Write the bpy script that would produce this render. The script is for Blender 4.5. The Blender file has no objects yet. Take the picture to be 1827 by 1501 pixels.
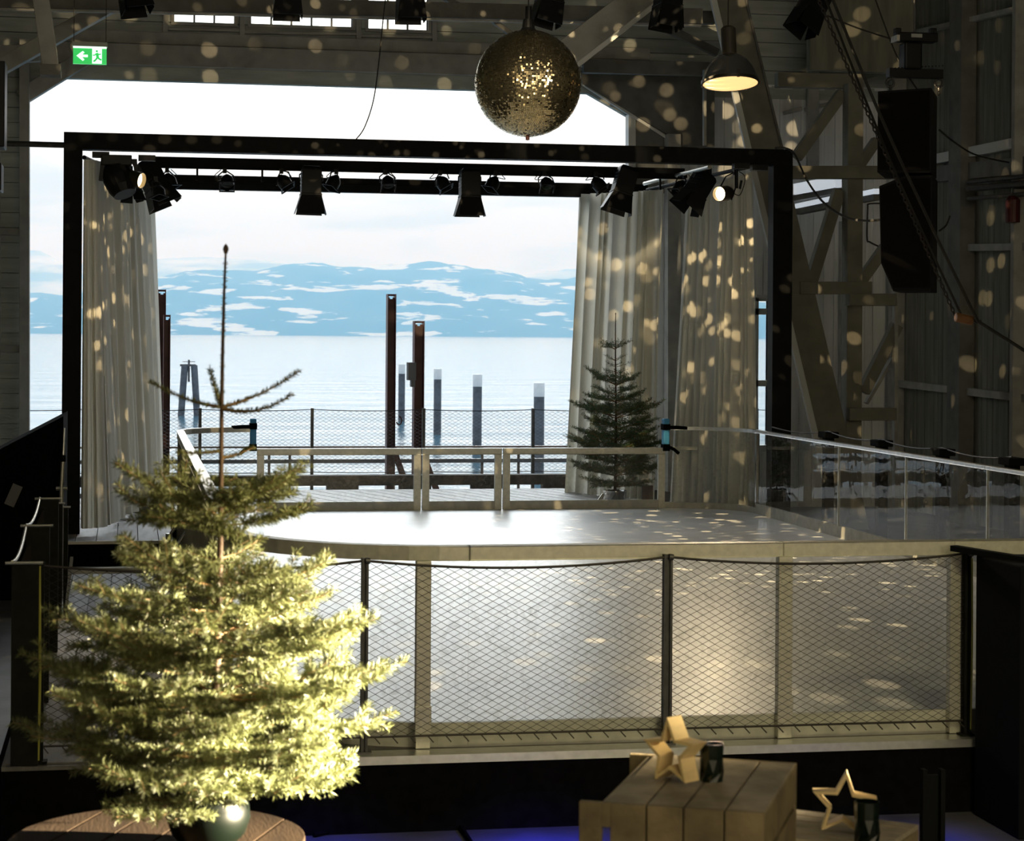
import bpy, math, random
from mathutils import Vector, Matrix
R = math.radians
random.seed(7)
scene = bpy.context.scene
COL = scene.collection

# ------------------------------------------------------------------ camera model (world: X right, Y into the hall, Z up)
FPX = 3700.0; PSI = math.atan(683 / FPX); RHO = R(.42); HC = 2.47; PX0, PY0 = 913.5, 599.3
Fv = Vector((math.sin(PSI), math.cos(PSI), 0)); Rv = Vector((math.cos(PSI), -math.sin(PSI), 0))
def on(px, py, x=None, y=None, z=None):
    """place on the photograph -> point in the hall on the plane X=x, Y=y or Z=z"""
    a, b = px - PX0, py - PY0
    u = (a * math.cos(RHO) + b * math.sin(RHO)) / FPX
    v = (a * math.sin(RHO) - b * math.cos(RHO)) / FPX
    r = Fv + Rv * u + Vector((0, 0, v))
    t = x / r.x if x is not None else y / r.y if y is not None else (z - HC) / r.z
    return Vector((r.x * t, r.y * t, HC + r.z * t))
cam = bpy.data.cameras.new('camera'); co = bpy.data.objects.new('camera', cam); COL.objects.link(co)
Z = (Rv * math.cos(RHO) + Vector((0, 0, math.sin(RHO))))          # camera x axis
U = (-Rv * math.sin(RHO) + Vector((0, 0, math.cos(RHO))))         # camera y axis
co.matrix_world = Matrix(((Z.x, U.x, -Fv.x, 0), (Z.y, U.y, -Fv.y, 0), (Z.z, U.z, -Fv.z, HC), (0, 0, 0, 1)))
cam.sensor_fit = 'HORIZONTAL'; cam.sensor_width = 36; cam.lens = FPX / 1827 * 36
cam.shift_y = -(750.5 - PY0) / 1827; cam.clip_start = .05; cam.clip_end = 40000
cam.dof.use_dof = True; cam.dof.focus_distance = 20; cam.dof.aperture_fstop = 9
scene.camera = co

# ------------------------------------------------------------------ materials
MATS = {}
def mat(name, col, rough=.6, metal=0., var=0., vscale=8., bump=0., bscale=40., stretch=(1, 1, 1), spec=.5, emit=None, es=0., trans=0.):
    m = bpy.data.materials.new(name); m.use_nodes = True
    nt = m.node_tree; b = nt.nodes['Principled BSDF']; L = nt.links.new
    b.inputs['Base Color'].default_value = (*col, 1); b.inputs['Roughness'].default_value = rough
    b.inputs['Metallic'].default_value = metal; b.inputs['Specular IOR Level'].default_value = spec
    if var or bump:
        tc = nt.nodes.new('ShaderNodeTexCoord'); mp = nt.nodes.new('ShaderNodeMapping'); mp.inputs['Scale'].default_value = stretch
        L(tc.outputs['Object'], mp.inputs[0])
    if var:
        n = nt.nodes.new('ShaderNodeTexNoise'); n.inputs['Scale'].default_value = vscale; n.inputs['Detail'].default_value = 5
        L(mp.outputs[0], n.inputs['Vector'])
        r = nt.nodes.new('ShaderNodeValToRGB'); r.color_ramp.elements[0].position = .3; r.color_ramp.elements[1].position = .7
        r.color_ramp.elements[0].color = (*[max(0, c * (1 - var)) for c in col], 1)
        r.color_ramp.elements[1].color = (*[min(1, c * (1 + var)) for c in col], 1)
        L(n.outputs['Fac'], r.inputs[0]); L(r.outputs[0], b.inputs['Base Color'])
    if bump:
        n2 = nt.nodes.new('ShaderNodeTexNoise'); n2.inputs['Scale'].default_value = bscale; n2.inputs['Detail'].default_value = 4
        L(mp.outputs[0], n2.inputs['Vector'])
        bp = nt.nodes.new('ShaderNodeBump'); bp.inputs['Strength'].default_value = bump; bp.inputs['Distance'].default_value = .01
        L(n2.outputs['Fac'], bp.inputs['Height']); L(bp.outputs[0], b.inputs['Normal'])
    if emit:
        b.inputs['Emission Color'].default_value = (*emit, 1); b.inputs['Emission Strength'].default_value = es
    if trans:
        mx = nt.nodes.new('ShaderNodeMixShader'); t = nt.nodes.new('ShaderNodeBsdfTranslucent'); t.inputs[0].default_value = (*col, 1)
        mx.inputs[0].default_value = trans; out = nt.nodes['Material Output']
        L(b.outputs[0], mx.inputs[1]); L(t.outputs[0], mx.inputs[2]); L(mx.outputs[0], out.inputs[0])
    MATS[name] = m
    return m
W_SIDING = mat('painted siding', (.43, .46, .44), .7, var=.2, vscale=3, stretch=(.4, 1, 3), bump=.3, bscale=30)
W_PALE = mat('pale board wall', (.80, .82, .84), .7, var=.12, vscale=3, stretch=(3, 1, .3), bump=.2, bscale=30)
W_OLIVE = mat('weathered board wall', (.21, .21, .175), .75, var=.25, vscale=3, stretch=(3, 3, .3), bump=.2, bscale=30)
W_TIMBER = mat('grey painted timber', (.36, .36, .34), .65, var=.2, vscale=4, bump=.2, bscale=25)
W_TIMDK = mat('dark timber', (.15, .15, .14), .7, var=.25, vscale=4, bump=.2, bscale=25)
W_TIMOL = mat('olive timber', (.20, .195, .165), .7, var=.2, vscale=4, bump=.2, bscale=25)
W_TRIM = mat('white trim', (.60, .62, .62), .5)
ROOF = mat('roof boarding', (.10, .10, .09), .8, var=.3, vscale=2)
FLOOR = mat('hall floor', (.10, .10, .11), .45, var=.3, vscale=3, bump=.1, bscale=20)
BLACK = mat('black steel', (.006, .0065, .007), .6, var=.3, vscale=10, spec=.12)
BLKP = mat('black paint', (.006, .007, .008), .9, spec=.08)
BLKC = mat('black cloth', (.004, .004, .004), .95, var=.4, vscale=20, spec=.03)
LAMPB = mat('lamp black', (.006, .0065, .0075), .45, spec=.25)
ALU = mat('brushed aluminium', (.52, .51, .46), .38, metal=.75, var=.12, vscale=30, stretch=(.3, 1, 1))
ALUB = mat('bright aluminium', (.70, .71, .70), .3, metal=.85, var=.1, vscale=20)
CHROME = mat('chrome', (.8, .8, .8), .12, metal=1)
RAILM = mat('rink rail', (.52, .51, .44), .42, metal=.35, var=.12, vscale=25)
KICK = mat('kick plate', (.45, .45, .40), .5, var=.15, vscale=12)
PANEL = mat('rink side panel', (.50, .48, .40), .55, var=.1, vscale=6)
WIRE = mat('wire rope', (.035, .03, .028), .5, metal=.5)
POSTD = mat('fence post steel', (.06, .06, .06), .45, metal=.4, var=.3, vscale=20)
POSTO = mat('fence post olive', (.010, .011, .008), .7, var=.3, spec=.1, vscale=15)
PLANK = mat('deck plank', (.27, .265, .26), .6, var=.2, vscale=4, stretch=(4, .5, 1), bump=.25, bscale=40)
PLANKD = mat('deck plank dark', (.13, .125, .12), .65, var=.25, vscale=4, stretch=(4, .5, 1), bump=.25, bscale=40)
BOARD = mat('pale ramp board', (.40, .385, .39), .6, var=.12, vscale=5)
CRATE = mat('crate wood', (.20, .155, .085), .7, var=.4, vscale=9, stretch=(1, 1, 1), bump=.3, bscale=50)
CRATT = mat('crate wood top', (.29, .245, .18), .7, var=.35, vscale=9, bump=.3, bscale=50)  # lighter, greyer copy of the crate wood for the top slats
TABLE = mat('table oak', (.020, .0125, .007), .75, spec=.1, var=.3, vscale=5, stretch=(4, .6, 1), bump=.15, bscale=30)
STARW = mat('star pine', (.72, .55, .28), .55, var=.12, vscale=10, stretch=(1, 1, 5))
BARK = mat('fir bark', (.06, .034, .018), .8, var=.3, vscale=40, bump=.4, bscale=90)
TWIG = mat('fir twig', (.20, .12, .05), .7, var=.3, vscale=40)
NEED = mat('fir needles', (.108, .124, .046), .5, var=.35, vscale=6, trans=.08)
NEED2 = mat('fir needles deep', (.055, .12, .05), .5, var=.4, vscale=5, trans=.1)
POT = mat('green glazed pot', (.0006, .002, .001), .35, var=.3, vscale=6, spec=.25)
SOIL = mat('soil', (.03, .02, .012), .9, bump=.5, bscale=60)
RUST = mat('oxide red steel', (.085, .022, .022), .5, var=.3, vscale=6, bump=.1, bscale=30)
PILE = mat('wet pile', (.10, .115, .14), .5, var=.35, vscale=3, bump=.3, bscale=12)
PILEW = mat('pile cap white', (.80, .83, .86), .5, var=.05, vscale=5)
STONE = mat('dark quay beam', (.035, .033, .032), .8, var=.6, vscale=14, bump=.6, bscale=25)
BROWNW = mat('brown rail wood', (.13, .085, .06), .6, var=.2, vscale=8)
GREYR = mat('grey rail', (.10, .10, .105), .5)
BLUEP = mat('blue pad', (.03, .21, .42), .6, var=.15, vscale=10)
SNOWB = mat('tealight', (.8, .78, .7), .5)
ORANGE = mat('wooden pulley', (.17, .075, .025), .5, var=.2, vscale=20)
REDC = mat('dark red enamel', (.07, .008, .007), .5)
GLOWW = mat('lit warm glass', (1, .75, .4), .4, emit=(1, .60, .24), es=1.25)
LENS = mat('lit lens', (1, .8, .5), .4, emit=(1, .80, .50), es=6)
EXITG = mat('exit green', (.02, .4, .08), .4, emit=(.03, .52, .10), es=1.0)
EXITW = mat('exit white', (.8, .9, .82), .4, emit=(.75, 1, .85), es=1.3)
TUBEW = mat('tube light white', (.8, .82, .85), .4, emit=(.75, .82, .9), es=.55)
LABEL = mat('grey label', (.35, .35, .33), .5)
BOWL = mat('spun aluminium shade', (.62, .62, .63), .22, metal=1, var=.1, vscale=4)
ROPE = mat('hemp rope', (.018, .017, .014), .85, bump=.4, bscale=200)

def glassmat(name, tint=(.96, .97, .97), rough=.02, refl=1.0, scratch=0.):
    m = bpy.data.materials.new(name); m.use_nodes = True; nt = m.node_tree; nt.nodes.clear(); L = nt.links.new
    out = nt.nodes.new('ShaderNodeOutputMaterial'); mx = nt.nodes.new('ShaderNodeMixShader')
    tr = nt.nodes.new('ShaderNodeBsdfTransparent'); tr.inputs[0].default_value = (*tint, 1)
    gl = nt.nodes.new('ShaderNodeBsdfGlossy'); gl.inputs['Roughness'].default_value = rough
    fr = nt.nodes.new('ShaderNodeFresnel'); fr.inputs[0].default_value = 1.5
    ge = nt.nodes.new('ShaderNodeNewGeometry'); mi = nt.nodes.new('ShaderNodeMath'); mi.operation = 'MULTIPLY'; mi.inputs[1].default_value = refl
    inv = nt.nodes.new('ShaderNodeMath'); inv.operation = 'SUBTRACT'; inv.inputs[0].default_value = 1.0
    mu = nt.nodes.new('ShaderNodeMath'); mu.operation = 'MULTIPLY'
    L(fr.outputs[0], mi.inputs[0]); L(ge.outputs['Backfacing'], inv.inputs[1]); L(mi.outputs[0], mu.inputs[0]); L(inv.outputs[0], mu.inputs[1])
    tc = nt.nodes.new('ShaderNodeTexCoord'); n = nt.nodes.new('ShaderNodeTexNoise'); n.inputs['Scale'].default_value = 2.2; n.inputs['Detail'].default_value = 2
    bp = nt.nodes.new('ShaderNodeBump'); bp.inputs['Strength'].default_value = .12; bp.inputs['Distance'].default_value = .02
    L(tc.outputs['Object'], n.inputs['Vector']); L(n.outputs['Fac'], bp.inputs['Height']); L(bp.outputs[0], gl.inputs['Normal'])
    L(mu.outputs[0], mx.inputs[0]); L(tr.outputs[0], mx.inputs[1]); L(gl.outputs[0], mx.inputs[2])
    last = mx
    if scratch:
        d = nt.nodes.new('ShaderNodeBsdfDiffuse'); d.inputs[0].default_value = (.75, .75, .74, 1)
        n2 = nt.nodes.new('ShaderNodeTexNoise'); n2.inputs['Scale'].default_value = 9; n2.inputs['Detail'].default_value = 8; n2.inputs['Distortion'].default_value = 3
        rp = nt.nodes.new('ShaderNodeValToRGB'); rp.color_ramp.elements[0].position = .5; rp.color_ramp.elements[1].position = .75
        rp.color_ramp.elements[1].color = (scratch,) * 3 + (1,)
        L(tc.outputs['Object'], n2.inputs['Vector']); L(n2.outputs['Fac'], rp.inputs[0])
        m2 = nt.nodes.new('ShaderNodeMixShader'); L(rp.outputs[0], m2.inputs[0]); L(mx.outputs[0], m2.inputs[1]); L(d.outputs[0], m2.inputs[2]); last = m2
    L(last.outputs[0], out.inputs[0]); MATS[name] = m
    return m
GLASS = glassmat('rink glass', (.93, .94, .94), .01, 1.0, .12)
WGLASS = glassmat('window glass')
DKGLASS = mat('dark green glass', (.003, .008, .005), .15, var=.4, vscale=60, spec=.5)

def icemat():
    m = mat('rink ice', (.82, .84, .86), .33, var=.07, vscale=3, spec=.6)
    nt = m.node_tree; L = nt.links.new; b = nt.nodes['Principled BSDF']
    tc = nt.nodes.new('ShaderNodeTexCoord')
    hs = []
    for sc, st, rot in ((5, (1, 14, 1), .5), (4, (1, 18, 1), -.7), (3, (14, 1, 1), .15)):
        mp = nt.nodes.new('ShaderNodeMapping'); mp.inputs['Scale'].default_value = st; mp.inputs['Rotation'].default_value = (0, 0, rot)
        n = nt.nodes.new('ShaderNodeTexNoise'); n.inputs['Scale'].default_value = sc; n.inputs['Detail'].default_value = 6
        L(tc.outputs['Object'], mp.inputs[0]); L(mp.outputs[0], n.inputs['Vector']); hs.append(n.outputs['Fac'])
    a = nt.nodes.new('ShaderNodeMath'); a.operation = 'ADD'; L(hs[0], a.inputs[0]); L(hs[1], a.inputs[1])
    a2 = nt.nodes.new('ShaderNodeMath'); a2.operation = 'ADD'; L(a.outputs[0], a2.inputs[0]); L(hs[2], a2.inputs[1])
    bp = nt.nodes.new('ShaderNodeBump'); bp.inputs['Strength'].default_value = .12; bp.inputs['Distance'].default_value = .01
    L(a2.outputs[0], bp.inputs['Height']); L(bp.outputs[0], b.inputs['Normal'])
    return m
ICE = icemat()

def curtainmat():
    m = mat('curtain cloth', (.80, .78, .69), .85, var=.05, vscale=3, stretch=(1, 1, .2), bump=.15, bscale=300, trans=.34)
    return m
CURT = curtainmat()

def watermat():
    m = bpy.data.materials.new('lake water'); m.use_nodes = True; nt = m.node_tree; L = nt.links.new; b = nt.nodes['Principled BSDF']
    b.inputs['Base Color'].default_value = (.07, .19, .28, 1); b.inputs['Roughness'].default_value = .10; b.inputs['IOR'].default_value = 1.33; b.inputs['Specular IOR Level'].default_value = .35
    tc = nt.nodes.new('ShaderNodeTexCoord'); prev = None
    for sc, st, amp in ((.55, (1, 1.6, 1), .052), (2.4, (1, 1.6, 1), .023), (.05, (1, 2.5, 1), .20)):
        mp = nt.nodes.new('ShaderNodeMapping'); mp.inputs['Scale'].default_value = st
        n = nt.nodes.new('ShaderNodeTexNoise'); n.inputs['Scale'].default_value = sc; n.inputs['Detail'].default_value = 4
        L(tc.outputs['Object'], mp.inputs[0]); L(mp.outputs[0], n.inputs['Vector'])
        bp = nt.nodes.new('ShaderNodeBump'); bp.inputs['Strength'].default_value = 1; bp.inputs['Distance'].default_value = amp
        L(n.outputs['Fac'], bp.inputs['Height'])
        if prev: L(prev.outputs[0], bp.inputs['Normal'])
        prev = bp
    L(prev.outputs[0], b.inputs['Normal'])
    return m
WATER = watermat()

def hillmat(name, forest, snow, lo, hi, scale):
    m = bpy.data.materials.new(name); m.use_nodes = True; nt = m.node_tree; L = nt.links.new; b = nt.nodes['Principled BSDF']
    b.inputs['Roughness'].default_value = .95; b.inputs['Specular IOR Level'].default_value = .05
    tc = nt.nodes.new('ShaderNodeTexCoord'); mp = nt.nodes.new('ShaderNodeMapping'); mp.inputs['Scale'].default_value = (1 / 330., 1 / 900., 1 / 48.)
    n = nt.nodes.new('ShaderNodeTexNoise'); n.inputs['Scale'].default_value = scale; n.inputs['Detail'].default_value = 7; n.inputs['Roughness'].default_value = .55; n.inputs['Distortion'].default_value = .25
    L(tc.outputs['Object'], mp.inputs[0]); L(mp.outputs[0], n.inputs['Vector'])
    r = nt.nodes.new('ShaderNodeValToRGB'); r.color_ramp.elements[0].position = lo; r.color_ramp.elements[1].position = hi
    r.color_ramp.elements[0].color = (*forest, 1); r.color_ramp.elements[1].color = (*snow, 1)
    L(n.outputs['Fac'], r.inputs[0]); L(r.outputs[0], b.inputs['Base Color'])
    return m

# ------------------------------------------------------------------ mesh helpers
class B:
    def __init__(s): s.v = []; s.f = []; s.m = []; s.cur = 0
    def add(s, vs, fs):
        o = len(s.v); s.v += [Vector(v) for v in vs]
        for f in fs: s.f.append([o + i for i in f]); s.m.append(s.cur)
        return s
    def hexa(s, p):          # 8 points: bottom ring 0-3, top ring 4-7
        return s.add(p, [(3, 2, 1, 0), (4, 5, 6, 7), (0, 1, 5, 4), (1, 2, 6, 5), (2, 3, 7, 6), (3, 0, 4, 7)])
    def box(s, a, b):
        x0, y0, z0 = a; x1, y1, z1 = b
        return s.hexa([(x0, y0, z0), (x1, y0, z0), (x1, y1, z0), (x0, y1, z0), (x0, y0, z1), (x1, y0, z1), (x1, y1, z1), (x0, y1, z1)])
    def bar(s, p, q, w, h, up=(0, 0, 1)):        # rectangular bar from p to q; w sideways, h along up
        p, q, up = Vector(p), Vector(q), Vector(up); d = (q - p).normalized()
        sd = d.cross(up)
        if sd.length < 1e-4: sd = d.cross(Vector((0, 1, 0)))
        sd.normalize(); u2 = sd.cross(d).normalized()
        a, b_ = sd * (w / 2), u2 * (h / 2)
        return s.hexa([p - a - b_, p + a - b_, q + a - b_, q - a - b_, p - a + b_, p + a + b_, q + a + b_, q - a + b_])
    def tube(s, pts, r, n=8, caps=True, r1=None):
        pts = [Vector(p) for p in pts]; k = len(pts); vs = []; prev = None
        for i, p in enumerate(pts):
            d = (pts[min(i + 1, k - 1)] - pts[max(i - 1, 0)])
            d = d.normalized() if d.length > 1e-9 else Vector((0, 0, 1))
            if prev is None:
                ref = Vector((0, 0, 1)) if abs(d.z) < .9 else Vector((0, 1, 0)); e = d.cross(ref).normalized()
            else:
                e = prev - d * prev.dot(d); e = e.normalized() if e.length > 1e-6 else d.orthogonal().normalized()
            prev = e; g = d.cross(e); rr = r if r1 is None else r + (r1 - r) * i / max(1, k - 1)
            for j in range(n):
                a = 2 * math.pi * j / n; vs.append(p + (e * math.cos(a) + g * math.sin(a)) * rr)
        fs = [(i * n + j, i * n + (j + 1) % n, (i + 1) * n + (j + 1) % n, (i + 1) * n + j) for i in range(k - 1) for j in range(n)]
        if caps: fs += [tuple(range(n))[::-1], tuple((k - 1) * n + j for j in range(n))]
        return s.add(vs, fs)
    def lathe(s, prof, n=32, c=(0, 0, 0), closed=False):
        c = Vector(c); vs = []
        for r, z in prof:
            for j in range(n):
                a = 2 * math.pi * j / n; vs.append(c + Vector((r * math.cos(a), r * math.sin(a), z)))
        k = len(prof)
        fs = [(i * n + j, i * n + (j + 1) % n, (i + 1) * n + (j + 1) % n, (i + 1) * n + j) for i in range(k - 1) for j in range(n)]
        return s.add(vs, fs)
    def prism(s, poly, d):   # polygon (3-D points) pushed along d
        d = Vector(d); n = len(poly); a = [Vector(p) for p in poly]; b = [p + d for p in a]
        fs = [tuple(range(n)), tuple(range(n, 2 * n))[::-1]] + [(i, i + n, (i + 1) % n + n, (i + 1) % n) for i in range(n)]
        return s.add(a + b, fs)
    def strip(s, pts, z0, z1, t, closed=False):   # upright strip along a plan polyline
        P = [Vector((p[0], p[1], 0)) for p in pts]; n = len(P); L_, R_ = [], []
        for i in range(n):
            if closed: d = P[(i + 1) % n] - P[i - 1]
            else: d = P[min(i + 1, n - 1)] - P[max(i - 1, 0)]
            d.normalize(); nn = Vector((-d.y, d.x, 0)) * (t / 2); L_.append(P[i] + nn); R_.append(P[i] - nn)
        up0, up1 = Vector((0, 0, z0)), Vector((0, 0, z1)); m = n if closed else n - 1
        for i in range(m):
            j = (i + 1) % n
            vs = [L_[i] + up0, L_[j] + up0, R_[j] + up0, R_[i] + up0, L_[i] + up1, L_[j] + up1, R_[j] + up1, R_[i] + up1]
            fs = [(3, 2, 1, 0), (4, 5, 6, 7), (0, 4, 5, 1), (2, 6, 7, 3)]
            if not closed and i == 0: fs.append((3, 7, 4, 0))
            if not closed and i == m - 1: fs.append((1, 5, 6, 2))
            s.add(vs, fs)
        return s
    def build(s, name, m, parent=None, smooth=False, bevel=0):
        inv = Matrix()
        p = parent; chain = []
        while p is not None: chain.append(p.matrix_basis.copy()); p = p.parent
        M_ = Matrix()
        for c in reversed(chain): M_ = M_ @ c
        inv = M_.inverted()
        me = bpy.data.meshes.new(name); me.from_pydata([inv @ v for v in s.v], [], s.f)
        for mm in (m if isinstance(m, (list, tuple)) else [m]): me.materials.append(mm)
        for i, p_ in enumerate(me.polygons):
            p_.material_index = s.m[i]; p_.use_smooth = smooth
        me.validate(); me.update()
        o = bpy.data.objects.new(name, me); COL.objects.link(o)
        if parent is not None: o.parent = parent
        if bevel:
            bm = o.modifiers.new('bevel', 'BEVEL'); bm.width = bevel; bm.segments = 2; bm.limit_method = 'ANGLE'
        return o
def tag(o, label=None, cat=None, group=None, kind=None):
    if label: o['label'] = label
    if cat: o['category'] = cat
    if group: o['group'] = group
    if kind: o['kind'] = kind
    return o
def thing(name, loc, label, cat, group=None, rot=(0, 0, 0)):
    o = bpy.data.objects.new(name, None); COL.objects.link(o); o.empty_display_size = .1
    o.location = loc; o.rotation_euler = rot
    return tag(o, label, cat, group)
def copy_tree(o, parent=None):
    c = o.copy(); COL.objects.link(c)
    if parent is not None: c.parent = parent
    for ch in list(o.children): copy_tree(ch, c)
    return c
def struct(o, label=None): return tag(o, label, None, None, 'structure')
def catmull(pts, n=10):
    P = [Vector(p) for p in pts]; out = []
    for i in range(len(P) - 1):
        a, b, c, d = P[max(i - 1, 0)], P[i], P[i + 1], P[min(i + 2, len(P) - 1)]
        for k in range(n):
            t = k / n
            out.append(.5 * ((2 * b) + (c - a) * t + (2 * a - 5 * b + 4 * c - d) * t * t + (3 * b - a - 3 * c + d) * t ** 3))
    out.append(P[-1]); return out
ORD = ['first', 'second', 'third', 'fourth', 'fifth', 'sixth', 'seventh', 'eighth', 'ninth', 'tenth']
# ==================================================================== THE SETTING
GY = 29.0                                    # inner face of the lakeside gable wall
XL, XR, YB = -3.6, 11.1, -7.0                # hall sides and back
OX0, OX1, OZ = -1.36, 7.02, 6.15             # the big opening
b = B(); b.box((XL, YB, -.3), (XR, GY, 0)); struct(b.build('floor', FLOOR))
b = B()                                      # gabled roof, boards seen from below
mid = (XL + XR) / 2
b.prism([(XL - .3, YB, 7.6), (mid, YB, 10.2), (mid, YB, 10.4), (XL - .3, YB, 7.8)], (0, GY - YB + .3, 0))
b.prism([(XR + .3, YB, 7.6), (XR + .3, YB, 7.8), (mid, YB, 10.4), (mid, YB, 10.2)], (0, GY - YB + .3, 0))
struct(b.build('ceiling', ROOF))
b = B(); b.box((XL - .2, YB, 0), (XL, GY, 7.9)); struct(b.build('wall_left', W_OLIVE))
b = B(); b.box((XL - .2, YB - .2, 0), (XR + .2, YB, 10.4)); struct(b.build('wall_back', mat('back wall boards', (.50, .46, .38), .7, var=.15, vscale=2)))
# right wall of upright boards
b = B(); y = YB; random.seed(3)
while y < GY:
    w = random.choice((.13, .15, .18)); b.box((XR + random.uniform(0, .012), y, 0), (XR + .2, min(GY, y + w - .008), 7.9)); y += w
b.box((XR + .03, YB, 0), (XR + .2, GY, 7.9))
struct(b.build('wall_right', W_OLIVE))

# gable wall: horizontal siding left of and above the opening, upright pale boards right of it
win = []
for (x0, y0, x1, y1, n) in ((311, 25, 418, 41, 3), (448, 28, 628, 47, 5), (657, 30, 763, 53, 3)):
    a, c = on(x0, (y0 + y1) / 2, y=GY), on(x1, (y0 + y1) / 2, y=GY)
    win.append((a.x, c.x, on((x0 + x1) / 2, y1 - (1 if n > 3 else 0), y=GY).z, 7.32, n))
dr0, dr1 = on(1352, 600, y=GY).x, on(1371, 600, y=GY).x
DRZ0, DRZ1 = on(1360, 800, y=GY).z, on(1360, 532, y=GY).z
b = B(); random.seed(5); z = 0.0
zl = [0.0]
while zl[-1] < 10.2: zl.append(zl[-1] + .205)
for z0, z1 in zip(zl, zl[1:]):
    segs = []
    hw = min(1, max(0, (10.3 - z1) / 2.6)) if z1 > 7.7 else 1
    lx, rx = (XL, XR) if z1 < 7.7 else (mid - (mid - XL) * hw, mid + (XR - mid) * hw)
    if z1 <= OZ: segs = [(lx, OX0)]
    else:
        segs = [(lx, rx)]
        for (a, c, w0, w1, n) in win:
            if z1 > w0 + .02 and z0 < w1 - .02:
                ns = []
                for s0, s1 in segs:
                    if a > s0 and c < s1: ns += [(s0, a), (c, s1)]
                    else: ns.append((s0, s1))
                segs = ns
    for s0, s1 in segs:
        off = random.uniform(0, .006)
        b.hexa([(s0, GY - off - .022, z0), (s1, GY - off - .022, z0), (s1, GY + .12, z0), (s0, GY + .12, z0),
                (s0, GY - off, z1 - .008), (s1, GY - off, z1 - .008), (s1, GY + .12, z1 - .008), (s0, GY + .12, z1 - .008)])
# triangles closing the cut corners of the opening
cl0, cl1 = on(52, 181, y=GY), on(160, 114, y=GY)
cr0, cr1 = on(1118, 208, y=GY), on(1040, 160, y=GY)
b.prism([(OX0, GY, cl0.z), (cl1.x, GY, OZ + .02), (OX0, GY, OZ + .02)], (0, .12, 0))
b.prism([(OX1, GY, cr0.z), (OX1, GY, OZ + .02), (cr1.x - .35, GY, OZ + .02)], (0, .12, 0))
b.box((XL, GY + .06, 0), (OX0, GY + .13, OZ)); b.box((XL, GY + .06, OZ), (XR, GY + .13, win[0][2])); b.box((XL, GY + .06, 7.35), (XR, GY + .13, 7.7))
xe = [XL] + [v for a, c, *_ in win for v in (a, c)] + [XR]
for x0, x1 in zip(xe[::2], xe[1::2]): b.box((x0, GY + .06, win[0][2]), (x1, GY + .13, 7.36))
struct(b.build('wall_gable', W_SIDING))
b = B(); x = OX1
while x < XR:
    w = random.choice((.12, .16, .2)); x1 = min(XR, x + w - .006); o = random.uniform(0, .01)
    if x1 <= dr0 or x >= dr1: b.box((x, GY - o, 0), (x1, GY + .12, OZ + .05))
    else:
        b.box((x, GY - o, 0), (x1, GY + .12, DRZ0)); b.box((x, GY - o, DRZ1), (x1, GY + .12, OZ + .05))
        if x < dr0: b.box((x, GY - o, DRZ0), (dr0, GY + .12, DRZ1))
        if x1 > dr1: b.box((dr1, GY - o, DRZ0), (x1, GY + .12, DRZ1))
    x += w
for x0, x1, za, zb_ in ((OX1, dr0, 0, OZ), (dr1, XR, 0, OZ), (dr0, dr1, 0, DRZ0), (dr0, dr1, DRZ1, OZ)): b.box((x0, GY + .06, za), (x1, GY + .13, zb_))
struct(b.build('wall_gable_right', W_PALE))
# windows
for i, (a, c, w0, w1, n) in enumerate(win):
    f = B(); t = .045
    f.box((a - t, GY - .05, w0 - t), (c + t, GY + .13, w0)); f.box((a - t, GY - .05, w1), (c + t, GY + .13, w1 + t))
    f.box((a - t, GY - .05, w0), (a, GY + .13, w1)); f.box((c, GY - .05, w0), (c + t, GY + .13, w1))
    for k in range(1, n):
        xm = a + (c - a) * k / n; f.box((xm - .013, GY + .02, w0), (xm + .013, GY + .07, w1))
    zm = w0 + .24; f.box((a, GY + .02, zm - .013), (c, GY + .07, zm + .013))
    o = struct(f.build('window_%d' % (i + 1), W_TIMBER), '%s row of small panes high in the gable' % ('short left', 'long middle', 'short right')[i])
    g = B(); g.box((a, GY + .04, w0), (c, GY + .046, w1)); g.build('pane', WGLASS, o)
f = B(); t = .04
for zz in (DRZ0, on(1360, 684, y=GY).z, on(1360, 556, y=GY).z, DRZ1): f.box((dr0 - t, GY - .04, zz - .045), (dr1 + t, GY + .1, zz + .045))
f.box((dr0 - t, GY - .04, DRZ0), (dr0, GY + .1, DRZ1)); f.box((dr1, GY - .04, DRZ0), (dr1 + t, GY + .1, DRZ1))
o = struct(f.build('window_4', W_TRIM), 'narrow white framed window right of the curtain')
g = B(); g.box((dr0, GY + .04, DRZ0), (dr1, GY + .046, DRZ1)); g.build('pane', WGLASS, o)

TRIM = [0]
def beam(px0, px1, wpx, Y, m, thick=.16, label=None, Y1=None, bolts=False):
    """timber between two points, wpx wide as photographed, standing at depth Y"""
    p, q = on(px0[0], px0[1], y=Y), on(px1[0], px1[1], y=Y if Y1 is None else Y1)
    w = wpx * (p + q).length / 2 / FPX
    b = B(); b.bar(p, q, w, thick, up=(0, 1, 0))
    if bolts:
        for t in (.06, .94):
            c = p.lerp(q, t); b.tube([c + Vector((0, -thick / 2 - .02, 0)), c], .02, 8)
    TRIM[0] += 1
    return struct(b.build('trim_%d' % TRIM[0], m, bevel=.006), label)
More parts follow.
